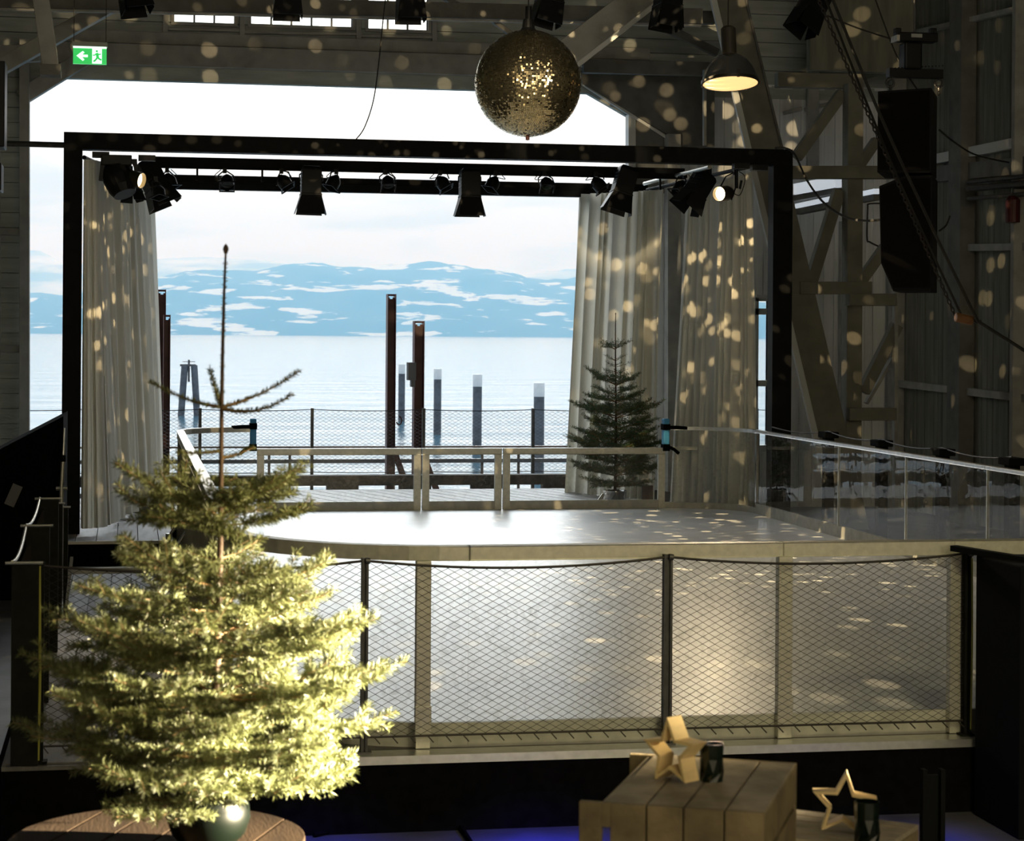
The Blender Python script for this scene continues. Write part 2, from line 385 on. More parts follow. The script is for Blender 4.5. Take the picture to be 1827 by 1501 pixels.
# trim of the opening
beam((44, 70), (44, 830), 17, GY - .2, W_TIMBER, .2, 'pale post at the left edge of the opening')
b = B()
for k in range(2):
    zz = OZ - .01 + k * .30
    b.box((cl1.x - .55, GY - .16 + k * .05, zz), (OX1 + .3, GY - .02, zz + .29 - k * .12))
TRIM[0] += 1; struct(b.build('trim_%d' % TRIM[0], W_TIMBER, bevel=.008), 'long lintel over the opening')
beam((36, 175), (166, 95), 27, GY - .1, W_TIMBER, .18, 'brace across the upper left corner of the opening')
beam((1034, 128), (1206, 240), 32, GY - .12, W_TIMBER, .2, 'brace across the upper right corner of the opening', bolts=True)
beam((1030, 112), (1210, 228), 5, GY - .24, W_TRIM, .03, 'thin upper flange of the right corner brace')
beam((1040, 150), (1198, 251), 5, GY - .24, W_TRIM, .03, 'thin lower flange of the right corner brace')
beam((1125, 205), (1125, 360), 13, GY - .1, W_TRIM, .2, 'pale post at the right edge of the opening')
beam((1200, 240), (1200, 905), 24, GY - .3, W_TIMBER, .2, 'pale post between the two right curtains')
for x in (295, 432, 640, 775): beam((x, 20), (x, 92), 9, GY - .06, W_TIMBER, .08)
for x0, x1, yy in ((300, 430, 52), (436, 640, 58), (644, 775, 64)): beam((x0, yy), (x1, yy + 3), 5, GY - .05, W_TIMBER, .06)
beam((0, 139), (0, 640), 2, GY - .03, W_TIMBER, .05)
for yy in (413, 622): beam((0, yy), (36, yy + 1), 12, GY - .06, W_TIMBER, .09)
# roof truss over the stage
beam((-60, 0), (1250, 31), 27, 24.0, W_TIMDK, .2, 'long dark tie beam below the high windows')
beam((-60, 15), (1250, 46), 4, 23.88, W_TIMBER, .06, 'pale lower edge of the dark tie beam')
beam((69, -30), (91, 122), 27, 21.5, W_TIMBER, .2, 'steep pale strut in the upper left corner')
b = B(); q = on(91, 126, y=21.5); b.box((q.x - .1, 21.36, q.z - .06), (q.x + .1, 21.62, q.z + .05)); b.tube([(q.x, 21.34, q.z), (q.x, 21.4, q.z)], .025, 8)
TRIM[0] += 1; struct(b.build('trim_%d' % TRIM[0], W_TIMDK), 'iron shoe under the steep strut')
beam((-30, 138), (200, 8), 26, 25.5, W_TIMBER, .2, 'sloping brace behind the steep strut')
beam((-30, 100), (70, 94), 30, 26.5, W_TIMBER, .12)
beam((1175, -28), (1008, 100), 52, 23.3, W_TIMBER, .22, 'broad pale diagonal behind the mirror ball')
beam((1190, -8), (1020, 124), 9, 23.1, W_TRIM, .05, 'pale lower edge of the broad diagonal')  # separate paler strip along the diagonal's lower edge
beam((870, 30), (935, 78), 8, 26.5, W_TIMDK, .1); beam((780, -10), (840, 20), 8, 26.5, W_TIMDK, .1)
beam((1130, 20), (1280, 95), 14, 27.5, W_TIMDK, .1); beam((1040, 118), (1265, 124), 24, 27.8, W_TIMDK, .12)
beam((1210, 30), (1275, 32), 22, 26.5, W_TIMDK, .12); beam((1257, 125), (1257, 260), 5, 27.6, W_TIMBER, .08)
b = B(); b.prism([on(x_, y_, y=28.72) for x_, y_ in ((1036, 126), (1275, 126), (1275, 262), (1212, 262), (1208, 250), (1040, 150))], (0, .05, 0)); b.prism([on(x_, y_, y=28.85) for x_, y_ in ((1124, 206), (1215, 206), (1215, 345), (1124, 345))], (0, .05, 0)); struct(b.build('trim_60', W_TIMDK), 'dark boarding right of the mirror ball')
# timber tower on the right
T = 25.6
beam((1296, -20), (1522, 955), 56, T, W_TIMOL, .2, 'great leaning timber beside the pendant lamp')
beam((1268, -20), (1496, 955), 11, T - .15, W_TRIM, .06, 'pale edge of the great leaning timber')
beam((1326, -20), (1404, 300), 4, T - .13, W_TIMDK, .04)  # thin dark strip drawn in for the shadow line on the timber
beam((1522, 150), (1518, 905), 28, T + .1, W_TIMOL, .22, 'upright post of the timber tower')
beam((1385, 143), (1537, 146), 25, T + .3, W_TIMOL, .16, 'upper crossbeam of the timber tower')
beam((1400, 308), (1592, 308), 22, T - .05, W_TIMOL, .18, 'middle crossbeam of the timber tower')
beam((1424, 514), (1552, 514), 22, T - .05, W_TIMOL, .18, 'lower left crossbeam of the timber tower')
beam((1512, 535), (1596, 535), 21, T - .2, W_TIMOL, .18, 'lower right crossbeam of the timber tower')
beam((1512, 739), (1596, 739), 22, T - .05, W_TIMOL, .18, 'bottom crossbeam of the timber tower')
beam((1503, 165), (1420, 282), 19, T + .25, W_TIMOL, .14, 'upper left diagonal of the timber tower')
beam((1497, 340), (1446, 505), 20, T + .25, W_TIMOL, .14, 'lower left diagonal of the timber tower')
beam((1580, 440), (1530, 510), 18, T + .25, W_TIMOL, .14); beam((1600, 580), (1540, 700), 20, T + .25, W_TIMOL, .14)
beam((1592, 640), (1545, 720), 6, T + .4, W_TIMBER, .1); beam((1564, 250), (1530, 300), 16, T + .25, W_TIMOL, .14)
beam((1504, 395), (1500, 905), 10, GY - .1, W_TIMBER, .12, 'pale stud behind the timber tower')
for yy0, yy1, x0, x1 in ((202, 194, 1398, 1430), (196, 180, 1436, 1500), (150, 138, 1536, 1565)): beam((x0, yy0), (x1, yy1), 7, GY - .1, W_TIMBER, .08)
beam((1450, 60), (1450, 300), 20, GY - .12, W_TIMBER, .1)
b = B(); q0, q1 = on(1446, 0, y=27.2), on(1605, 130, y=27.2); b.box((q0.x, 27.2, q1.z), (q1.x + .2, 27.3, 8.2)); struct(b.build('wall_upper', W_OLIVE), 'boarded panel above the timber tower')
beam((1597, 500), (1597, 905), 7, T + .2, W_TIMBER, .1, 'thin pale corner stud beside the timber tower')
# right wall posts and rails
def wallpost(px, w, m, label):
    q = on(px, 600, x=XR - .12); b = B(); b.box((XR - .22, q.y - w / 2, 0), (XR - .002, q.y + w / 2, 7.9)); TRIM[0] += 1
    struct(b.build('trim_%d' % TRIM[0], m, bevel=.006), label)
wallpost(1713, .42, W_TIMDK, 'broad dark post on the right wall'); wallpost(1598, .12, W_TIMBER, None); wallpost(1818, .10, W_TIMBER, 'slim post near the right edge')
def wallrail(p, q, wpx, m, label=None):
    a, c = on(*p, x=XR - .06), on(*q, x=XR - .06); c = a + (c - a) * 3.0; b = B(); b.bar(a, c, .10, wpx * a.length / FPX, up=(0, 0, 1)); TRIM[0] += 1
    struct(b.build('trim_%d' % TRIM[0], m, bevel=.005), label)
wallrail((1602, 298), (1860, 246), 16, W_TRIM, 'pale upper rail on the right wall')
wallrail((1600, 684), (1860, 714), 12, W_TIMBER, 'lower rail on the right wall'); wallrail((1722, 442), (1860, 440), 12, W_TIMBER, 'middle rail on the right wall')
wallrail((1602, 66), (1860, 6), 8, W_TIMBER, None)
wallrail((1602, 318), (1860, 292), 26, W_TIMDK, 'dark bar in place of the recess below the upper rail')  # solid dark bar; the recess shade is put into its colour
# left stub of wall timber
# ==================================================================== OUTSIDE
DZ = .30                                      # stage and terrace deck level
WZ = -2.2
b = B(); b.add([(-7000, 29.2, WZ), (9000, 29.2, WZ), (9000, 12000, WZ), (-7000, 12000, WZ)], [(0, 1, 2, 3)])
struct(b.build('lake', WATER), 'rippled grey blue lake')
def hills(name, sky, D0, D1, m, seed, label, nx=220, ny=26, rough=1.0):
    random.seed(seed); b = B(); vs = []
    xs = [sky[0][0] + (sky[-1][0] - sky[0][0]) * i / (nx - 1) for i in range(nx)]
    ph = [(random.uniform(.01, .09), random.uniform(0, 6.28), random.uniform(.2, 1)) for _ in range(14)]
    for px in xs:
        for k in range(len(sky) - 1):
            if sky[k][0] <= px <= sky[k + 1][0]: break
        t = (px - sky[k][0]) / (sky[k + 1][0] - sky[k][0]); py = sky[k][1] + (sky[k + 1][1] - sky[k][1]) * (t * t * (3 - 2 * t))
        py += rough * sum(a * math.sin(px * f_ + p_) for f_, p_, a in ph) * .35
        top = on(px, py, y=D1)
        for j in range(ny):
            s = j / (ny - 1); Y = D0 + (D1 - D0) * s; d = on(px, py, y=Y)
            prof = 1 - (1 - s) ** 1.7
            bumpy = 1 + .10 * math.sin(px * .021 + s * 9 + seed) * (1 - s) + .07 * math.sin(px * .05 - s * 14) * (1 - s)
            vs.append((d.x, Y, WZ - 2 + (top.z - WZ) * prof * bumpy + (6 if 0 < j < ny - 1 else 0) * random.uniform(-1, 1)))
    for i in range(nx): d = on(xs[i], 600, y=D1 + 1500); vs.append((d.x, D1 + 1500, WZ - 3))
    fs = [(i * ny + j, (i + 1) * ny + j, (i + 1) * ny + j + 1, i * ny + j + 1) for i in range(nx - 1) for j in range(ny - 1)]
    o = nx * ny; fs += [(i * ny + ny - 1, (i + 1) * ny + ny - 1, o + i + 1, o + i) for i in range(nx - 1)]
    b.add(vs, fs); return struct(b.build(name, m, smooth=True), label)
HILLM = hillmat('wooded snowy hills', (.045, .085, .10), (.72, .77, .82), .545, .585, 1.7)
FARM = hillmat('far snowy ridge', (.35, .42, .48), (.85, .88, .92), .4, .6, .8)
hills('hills', [(-900, 520), (-500, 505), (-200, 520), (30, 530), (70, 522), (120, 526), (200, 515), (275, 497), (340, 483), (375, 480), (450, 485), (520, 472), (565, 468), (610, 477), (680, 474), (760, 469), (800, 472), (860, 480), (905, 483), (940, 494), (985, 499), (1100, 490), (1300, 500), (1700, 492), (2300, 500), (2900, 510)], 7600, 9400, HILLM, 2, 'wooded hills with snowy fields across the lake')
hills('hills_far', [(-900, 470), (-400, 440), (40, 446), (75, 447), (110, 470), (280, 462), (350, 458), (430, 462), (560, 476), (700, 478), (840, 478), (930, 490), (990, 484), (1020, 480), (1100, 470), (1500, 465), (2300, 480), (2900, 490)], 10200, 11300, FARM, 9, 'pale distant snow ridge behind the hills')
# haze over the far water
hz = bpy.data.materials.new('lake haze'); hz.use_nodes = True; hz.node_tree.nodes.clear()
vo = hz.node_tree.nodes.new('ShaderNodeOutputMaterial'); vs_ = hz.node_tree.nodes.new('ShaderNodeVolumeScatter')
vs_.inputs['Color'].default_value = (.26, .60, 1.0, 1); vs_.inputs['Density'].default_value = 2.6e-4; vs_.inputs['Anisotropy'].default_value = 0
hz.node_tree.links.new(vs_.outputs[0], vo.inputs['Volume'])
b = B(); b.box((-6500, 1500, WZ + .5), (8500, 11900, 420)); o = b.build('haze', hz); tag(o, 'blue winter haze over the far side of the lake', 'haze', None, 'stuff')

# terrace deck: planks run towards the lake
def planks(b, x0, x1, y0, y1, z, w=.145, gap=.008, th=.03):
    x = x0
    while x < x1 - .02: b.box((x, y0, z - th), (min(x1, x + w - gap), y1, z)); x += w
def planks_y(b, x0, x1, y0, y1, z, w=.145, gap=.01, th=.03):
    y = y0
    while y < y1 - .02: b.box((x0, y, z - th), (x1, min(y1, y + w - gap), z)); y += w
DX1 = XR
b = B()
n = 0; x = -1.3
b2 = B()
def slant(b, x0, x1, y0, y1, z, step=.30, dx=1.2):     # planks laid at an angle, cut by the deck edges
    x = x0 - dx
    while x < x1:
        def c(xx, yy): return (min(x1, max(x0, xx)), yy, z)
        a0, a1, c1, c0 = c(x, y0), c(x + step - .02, y0), c(x + step - .02 + dx * .0 - dx, y1), c(x - dx, y1)
        if a1[0] - a0[0] > .005 or c1[0] - c0[0] > .005: b.prism([a0, a1, c1, c0], (0, 0, -.03))
        x += step
slant(b, .47, 7.6, 24.15, 28.95, DZ, .24, 1.5); slant(b, -1.33, .47, 24.1, 28.95, DZ, .24, 1.5)
struct(b.build('floor_terrace', PLANK), 'grey plank terrace deck behind the rink')
b = B(); planks(b, -.75, .47, 22.0, 24.1, DZ, .215); struct(b.build('floor_stage', PLANKD), 'dark plank stage deck under the left drape')
b = B(); b.box((-.77, 22.0, 0), (.47, 22.06, DZ - .004)); b.box((-.77, 22.06, 0), (7.55, 24.1, DZ - .04)) if False else None
b.box((-1.34, 22.07, -.0), (.46, 28.97, DZ - .035)); b.box((.48, 24.2, 0.0), (7.6, 28.97, DZ - .035)); struct(b.build('floor_substructure', BLKC), 'black riser below the stage deck')
b = B(); b.box((-.77, 21.985, DZ - .03), (.47, 22.0, DZ + .002)); TRIM[0] += 1; struct(b.build('trim_%d' % TRIM[0], ALU), 'metal nosing along the stage deck edge')
# quay beam at the terrace edge and narrow ledge with posts
E0 = 29.18
b = B(); b.box((-6, E0, -1.2), (14, 30.7, -.05)); struct(b.build('ground_quay', STONE), 'dark quay ledge beyond the opening')
qb = B(); z0, z1 = on(600, 867, y=29.6).z, on(600, 849, y=29.6).z
qb.box((-4, 29.6, z0), (12, 29.85, z1)); x = -3.5
while x < 12: qb.box((x, 29.62, -.05), (x + .45, 29.83, z0)); x += 1.05
tag(qb.build('quay_beam', STONE), 'long dark timber beam on blocks along the terrace edge', 'kerb beam')
def xf(b, M_): b.v = [M_ @ v for v in b.v]; return b
# terrace railing: posts, cables, net, and the jetty rails behind it
def net(b, p0, p1, zb, zt, pitch, r, sag=0.0, n=3):
    """diamond wire net between two plan points"""
    p0, p1 = Vector((*p0, 0)), Vector((*p1, 0)); Ln = (p1 - p0).length; H = zt - zb; d = (p1 - p0) / Ln
    dz = pitch * .57; span = H * pitch / dz
    k = -int(span / pitch) - 1
    while k * pitch < Ln:
        for s in (1, -1):
            a0, a1 = k * pitch, k * pitch + span; h0, h1 = (zb, zt) if s == 1 else (zt, zb)
            t0 = max(0, (0 - a0) / span); t1 = min(1, (Ln - a0) / span)
            if t1 - t0 > .01:
                q0 = p0 + d * (a0 + span * t0); q1 = p0 + d * (a0 + span * t1)
                q0.z = h0 + (h1 - h0) * t0; q1.z = h0 + (h1 - h0) * t1
                mid_ = [q0.lerp(q1, i / 4) for i in range(5)] if sag else [q0, q1]
                for m in mid_:
                    u = (m - Vector((p0.x, p0.y, m.z))).length / Ln
                    m.z -= sag * 4 * u * (1 - u) * max(0, (m.z - zb) / H)
                b.tube(mid_, r, n, caps=False)
        k += 1
    return b
t = thing('mesh_railing', (4, 30.5, -.05), 'wire mesh railing with thin dark posts along the terrace edge by the lake', 'railing')
RY = 30.5; zt = on(757, 731, y=RY).z; zb = on(757, 842, y=RY).z
xs = [on(p, 740, y=RY).x for p in (-40, 160, 357, 557, 756, 951, 1150, 1350, 1550)]
for x in xs: b = B(); b.box((x - .022, RY - .03, -.05), (x + .022, RY + .03, zt + .02)); b.lathe([(.0, .30), (.075, .30), (.075, .36), (.0, .40)], 10, (x, RY, .0)); b.build('post', POSTD, t)
b = B()
for x0, x1 in zip(xs, xs[1:]):
    for zz, sg in ((zt, .02), (zb, .01)): b.tube([(x0 + (x1 - x0) * i / 6, RY, zz - sg * 4 * (i / 6) * (1 - i / 6)) for i in range(7)], .006, 5)
b.build('cable', WIRE, t)
b = B()
for x0, x1 in zip(xs[1:-1], xs[2:-1]): net(b, (x0, RY), (x1, RY), zb, zt - .02, .09, .0022)
b.build('wire_mesh', WIRE, t)
t = thing('jetty_handrail', (4, 33, .2), 'low wooden two bar handrail behind the mesh railing', 'handrail')
JY = 33.0
for y0, y1, m in ((796, 799, BROWNW), (819, 826, GREYR)):
    za, zc = on(700, y0, y=JY).z, on(700, y1, y=JY).z; b = B(); b.box((-3, JY - .06, zc), (12, JY + .06, za)); b.build('bar', m, t)
for p in (330, 480, 517, 860, 925, 1080): q = on(p, 830, y=JY); b = B(); b.box((q.x - .02, JY - .02, -2.4), (q.x + .02, JY + .02, on(p, 797, y=JY).z)); b.build('post', BROWNW, t)
# oxide red steel guide posts
def steel_post(px, pw, ytop, Y, label, brace=1):
    q = on(px, ytop, y=Y); w = pw * Y / FPX * 1.0
    t = thing('steel_guide_post', (q.x, Y, WZ), label, 'steel post', 'oxide red steel posts in the water')
    b = B()
    for s in (-1, 1): b.box((q.x + s * w / 2 - (.012 if s > 0 else 0), Y - .12, WZ - .5), (q.x + s * w / 2 + (.012 if s < 0 else 0), Y + .12, q.z))
    b.box((q.x - w / 2 + .012, Y - .008, WZ - .5), (q.x + w / 2 - .012, Y + .008, q.z - .09)); b.build('beam', RUST, t)
    b = B(); b.prism([(q.x - w / 2 + .012, Y - .014, q.z - .09), (q.x + w / 2 - .012, Y - .014, q.z - .09), (q.x + w / 2 - .012, Y - .014, q.z - .055), (q.x + .025, Y - .014, q.z - .05), (q.x + .02, Y - .014, q.z - .075), (q.x - .02, Y - .014, q.z - .075), (q.x - .025, Y - .014, q.z - .05), (q.x - w / 2 + .012, Y - .014, q.z - .055)], (0, .028, 0))
    b.box((q.x - w / 2 + .012, Y - .014, q.z - .03), (q.x + w / 2 - .012, Y + .014, q.z)); b.build('head_plate', RUST, t)
    if brace:
        b = B(); zz = on(px, 795, y=Y).z; b.bar((q.x + w * .2, Y, zz), (q.x + w * .2 + .42, Y, zz - 1.1), .09, .09); b.build('brace', RUST, t)
    return t, q
s1, q1 = steel_post(698, 15, 525, 31.6, 'tall oxide red steel post left of the box carrying post')
b = B(); c = on(704, 750, y=31.5); b.tube([c + Vector((.05 * math.sin(a) * .8 + .05, -.14, .06 * math.cos(a))) for a in [i * .4 for i in range(12)]], .012, 6); b.build('ring', RUST, s1)
s2, q2 = steel_post(747, 18, 573, 31.2, 'shorter oxide red steel post with a small box on its side')
b = B(); c = on(735, 662, y=31.1); b.box((c.x - .07, 31.0, c.z - .14), (c.x + .05, 31.2, c.z + .13)); b.box((c.x - .02, 31.02, c.z - .24), (c.x + .04, 31.18, c.z - .14)); b.build('meter_box', GREYR, s2)
steel_post(289, 14, 517, 32.4, 'tall oxide red steel post beside the left curtain', 0)
steel_post(298, 12, 562, 31.4, 'shorter oxide red steel post beside the left curtain', 0)
# mooring piles
for px, yt, yc, d, lab in ((717, 650, 667, 113, 'farthest white capped mooring pile, between the two red posts'), (781, 658, 677, 98, 'white capped mooring pile just right of the red posts'), (852, 668, 690, 82, 'white capped mooring pile, third from the left'), (962, 683, 708, 70, 'nearest and largest white capped mooring pile')):
    q = on(px, yt, y=d * .985); t = thing('mooring_pile', (q.x, q.y, WZ), lab, 'mooring pile', 'mooring piles in the lake')
    zc = on(px, yc, y=q.y).z; r = .185
    b = B(); b.lathe([(r, WZ - 1), (r * .98, zc)], 20, (q.x, q.y, 0)); b.build('pile', PILE, t, smooth=True)
    b = B(); b.lathe([(r * 1.02, zc), (r * 1.02, q.z - .02), (r * .95, q.z), (0, q.z)], 20, (q.x, q.y, 0)); b.build('cap', PILEW, t, smooth=True)
t = thing('beacon_piles', (0, 120, WZ), 'far twin dolphin piles joined at the top with a small beacon', 'dolphin pile')
for px, lean in ((328, .25), (348, -.25)):
    q = on(px, 652, y=119); b = B(); b.tube([(q.x - lean * .8, 119, WZ - 1), (q.x + lean * .2, 119, q.z)], .19, 14); b.build('pile', PILE, t)
q = on(337, 650, y=119); b = B(); b.box((q.x - .5, 118.9, q.z - .12), (q.x + .4, 119.1, q.z)); b.tube([(q.x, 119, q.z - 1.0), (q.x, 119, q.z + .25)], .06, 8); b.box((q.x - .35, 118.95, q.z + .12), (q.x + .35, 119.05, q.z + .16)); b.build('beacon', GREYR, t)

# ==================================================================== RINK
IZ, RT = .43, 1.40; X0, X1, Y0, Y1 = .56, 7.17, 10.43, 24.0; RC = 1.15; RFL = .88; RFR = .88
def arc(cx, cy, r, a0, a1, n=12): return [(cx + r * math.cos(R(a0 + (a1 - a0) * i / n)), cy + r * math.sin(R(a0 + (a1 - a0) * i / n))) for i in range(n + 1)]
poly = arc(X0 + RC, Y0 + RC, RC - .02, 180, 270) + arc(X1 - RC, Y0 + RC, RC - .02, 270, 360) + arc(X1 - RFR, Y1 - RFR, RFR - .02, 0, 90) + arc(X0 + RFL, Y1 - RFL, RFL - .02, 90, 180)
b = B(); b.prism([(x, y, .376) for x, y in poly], (0, 0, IZ - .376)); 
ice = b.build('ice_sheet', ICE); tag(ice, 'pale scratched ice surface inside the rink boards', 'ice rink')
# platform under the rink
PX0_, PX1_, PY0_ = -.62, 7.6, 10.22
t = thing('stage_platform', (3.4, 10.2, 0), 'low black platform that carries the ice rink and its fence', 'platform')
b = B(); b.box((PX0_, PY0_, 0), (PX1_, PY0_ + .03, .355)); b.box((PX0_, PY0_, 0), (PX0_ + .03, 15.6, .355)); b.box((X0 - .02, 15.6, 0), (X0 + .02, 24.1, .36)); b.box((PX1_ - .03, PY0_, 0), (PX1_, 24.1, .36)); b.build('skirt', BLKC, t)
b = B(); b.box((PX0_ + .03, PY0_ + .03, .33), (PX1_ - .03, 15.6, .375)); b.box((X0 + .02, 15.6, .33), (PX1_ - .03, 24.1, .375)); b.build('deck', PLANKD, t)
b = B(); b.box((1.08, PY0_ - .012, .34), (PX1_, PY0_ + .14, .382)); b.build('edge_strip', ALUB, t)
b = B(); planks(b, -.58, .46, 13.0, 15.6, .385, .26, .006, .01); b.build('ramp_board', BOARD, t)
b = B(); b.box((-.58, 10.3, .375), (.46, 12.98, .382)); b.build('walkway', PLANKD, t)
b = B(); planks(b, -.72, .5, 15.65, 21.3, .04, .19); struct(b.build('floor_planking', PLANK), 'grey plank floor between platform and stage')
b = B(); b.box((-.76, 21.42, 0), (.5, 21.7, .07)); b.box((-.76, 21.42, .07), (.5, 21.45, .085)); tag(b.build('step', ALU), 'low metal edged step below the stage deck', 'step')

def board(label, pts, ztop, posts=(), glass=True, zk=.50, out=1, opaque=False, rail_t=.075, rail_h=.075, rm=RAILM, endposts=(), name='rink_board', group='rink board sections', post_w=.075):
    c = pts[len(pts) // 2]; t = thing(name, (c[0], c[1], .38), label, 'rink board', group)
    b = B(); b.strip(pts, ztop - rail_h, ztop, rail_t); b.build('top_rail', rm, t, bevel=.006)
    b = B(); b.strip(pts, .376, zk, .035); b.build('kick_plate', KICK, t)
    if opaque:
        b = B(); b.strip(pts, zk, ztop - rail_h, .03); b.build('panel', PANEL, t)
        L_ = (Vector(pts[-1]) - Vector(pts[0])).length; n = max(1, round(L_ / .31)); b = B()
        for i in range(n):
            q = Vector(pts[0]).lerp(Vector(pts[-1]), i / n); b.box((q.x - .035, q.y - .02, .10), (q.x - .017, q.y + .02, ztop - rail_h))
        b.build('batten', PANEL, t); b = B(); b.box((pts[0][0] - .016, min(pts[0][1], pts[-1][1]), .05), (pts[0][0] + .016, max(pts[0][1], pts[-1][1]), .385)); b.build('skirt', PANEL, t)
    elif glass:
        b = B(); b.strip(pts, zk, ztop - rail_h, .010); b.build('glass_pane', GLASS, t)
    for (x, y, ang) in posts:
        b = B(); b.box((-post_w / 2, -.03, .385), (post_w / 2, .03, ztop - rail_h + .004))
        b.box((-post_w / 2 - .004, -.038, .44), (post_w / 2 + .004, -.028, .60))
        for zz in (.7, .95, 1.2):
            for s in (-1, 1):
                if zz < ztop - .1: b.tube([(s * post_w * .3, -.036, zz), (s * post_w * .3, -.028, zz)], .006, 6)
        xf(b, Matrix.Translation((x, y, 0)) @ Matrix.Rotation(R(ang), 4, 'Z')); b.build('post', rm, t, bevel=.004)
    return t
# near long side (camera side)
xn = [X0 + RC, on(1397, 1100, y=Y0 - .03).x, on(1702, 1100, y=Y0 - .03).x, X1 - RC]
xp = on(754, 1100, y=Y0 - .03).x
board('near straight rink board behind the mesh fence, left length', [(X0 + RC, Y0), (xn[1], Y0)], RT, [(xp, Y0 - .045, 0)])
board('near straight rink board behind the mesh fence, middle length', [(xn[1], Y0), (xn[2], Y0)], RT, [(xn[1], Y0 - .045, 0)])
board('near straight rink board running off to the right behind the black cabinets', [(xn[2], Y0), (X1 - RC, Y0)], RT, [(xn[2], Y0 - .045, 0)])
board('curved rink board at the near left corner beside the big fir tree', arc(X0 + RC, Y0 + RC, RC, 180, 270), RT, [(X0 + .02, Y0 + RC - .1, -90), (X0 - .045, Y0 + RC + .05, -90)][1:])
board('curved rink board at the near right corner, hidden by the cabinets', arc(X1 - RC, Y0 + RC, RC, 270, 360), RT)
# left long side: opaque panels
ys = [Y0 + RC + (Y1 - Y0 - RC - RFL) * i / 6 for i in range(7)]
for i in range(6):
    board('beige rink side panel along the left walkway, %s from the camera' % ORD[i], [(X0, ys[i]), (X0, ys[i + 1])], RT, opaque=True, rail_t=.07, rm=ALU)
# right long side: glass with slim rail, panels of about two metres
yr = [Y0 + RC] + sorted([on(px, py, z=.52).y for px, py in ((1453, 943), (1577, 976), (1726, 1016))]) + [Y1 - RFR]
yr = [yr[0], (yr[0] + yr[1]) / 2] + yr[1:]
for i in range(len(yr) - 1):
    lab = 'glazed rink board on the right long side, %s from the far corner' % ORD[len(yr) - 2 - i]
    t = board(lab, [(X1, yr[i]), (X1, yr[i + 1])], RT, rail_t=.05, rail_h=.035, rm=ALUB, zk=.55)
    b = B(); b.box((X1 - .012, yr[i + 1] - .018, .55), (X1 + .014, yr[i + 1] - .006, RT - .035)); b.build('glazing_bar', ALUB, t)
# far end: curved glass corners and three low gates between blue pads
fl, fr = on(457, 830, y=Y1).x, on(1187, 830, y=Y1).x
f1, f2 = on(752, 830, y=Y1).x, on(896, 830, y=Y1).x
board('curved glass rink board at the far left corner', arc(X0 + RFL, Y1 - RFL, RFL, 180, 90), RT, rail_t=.05, rail_h=.06, rm=ALU)
t = board('curved glass rink board at the far right corner in front of the curtain', arc(X1 - RFR, Y1 - RFR, RFR, 90, 0), RT, rail_t=.045, rail_h=.04, rm=ALUB)
b = B(); b.box((X1 - .02, Y1 - RFR - .02, .5), (X1 + .02, Y1 - RFR + .02, RT)); b.build('corner_bar', CHROME, t)
LOW = on(800, 800, y=Y1).z
for a, c, lab in ((fl, f1, 'left'), (f1, f2, 'narrow middle'), (f2, fr, 'right')):
    t = board('low far rink gate with clear pane, the %s one between the blue pads' % lab, [(a + .008, Y1), (c - .008, Y1)], LOW, [], zk=.53, rail_h=.075, rail_t=.06, name='rink_gate', group='low gates at the far end')
    for x in (a + .05, c - .05): b = B(); b.box((x - .04, Y1 - .03, .40), (x + .04, Y1 + .03, LOW - .07)); b.build('stile', RAILM, t)
for px, lab, s in ((452, 'blue padded rail end at the left side of the low gates', -1), (1189, 'blue padded rail end at the right side of the low gates', 1)):
    q = on(px, 775, y=Y1 - .04); t = thing('pad', (q.x, Y1, 1.1), lab, 'rail pad', 'blue rail end pads'); zt_, zb_ = on(px, 747, y=Y1).z, on(px, 800, y=Y1).z
    b = B(); b.box((q.x - .035, Y1 - .06, zb_ - .01), (q.x + .035, Y1 + .06, zt_)); b.build('foam', BLUEP, t, bevel=.012)
    b = B(); b.box((q.x - .042, Y1 - .068, zb_ + .22), (q.x + .042, Y1 + .068, zb_ + .29)); b.tube([(q.x, Y1 - .06, zb_ + .25), (q.x + s * .12, Y1 - .05, zb_ + .25), (q.x + s * .25, Y1 - .05, zb_ + .24)], .022, 8); b.build('strap', BLKC, t)
    b = B(); b.box((q.x - .04, Y1 - .065, zb_ - .03), (q.x + .04, Y1 + .065, zb_ + .05)); b.tube([(q.x, Y1 - .05, zb_ + .03), (q.x + s * .09, Y1 - .06, zb_ - .01), (q.x + s * .15, Y1 - .06, zb_ - .06)], .02, 8); b.build('lower_strap', BLKC, t)
q0, q1_ = on(1195, 800, y=Y1 + .12), on(1243, 800, y=Y1 + .12)
b = B(); b.bar(q0, q1_, .04, .035); tag(b.build('latch_bar', RAILM), 'short brown latch bar beside the right blue pad', 'latch bar')
# chrome props along the outside of the left boards
for i, (yy, lab) in enumerate(((21.2, 'farthest'), (19.6, 'middle'), (18.2, 'nearest'))):
    t = thing('support_prop', (X0 - .1, yy, .04), 'chrome support prop at the foot of the left rink panels, %s' % lab, 'support prop', 'props of the left rink side')
    b = B(); b.box((X0 - .17, yy - .03, .04), (X0 - .03, yy + .03, .055)); b.build('foot', CHROME, t); b = B(); b.box((X0 - .17, yy - .32, .29), (X0 - .03, yy - .02, .30)); b.build('tray', CHROME, t)
    b = B(); b.tube([(X0 - .15, yy, .05), (X0 - .15, yy, .42)], .02, 10); b.tube([(X0 - .15, yy, .42), (X0 - .02, yy + .04, .62)], .016, 10); b.build('strut', CHROME, t)
    b = B(); b.lathe([(0, .39), (.035, .39), (.035, .45), (0, .45)], 12, (X0 - .15, yy, 0)); b.build('clamp', ALUB, t)

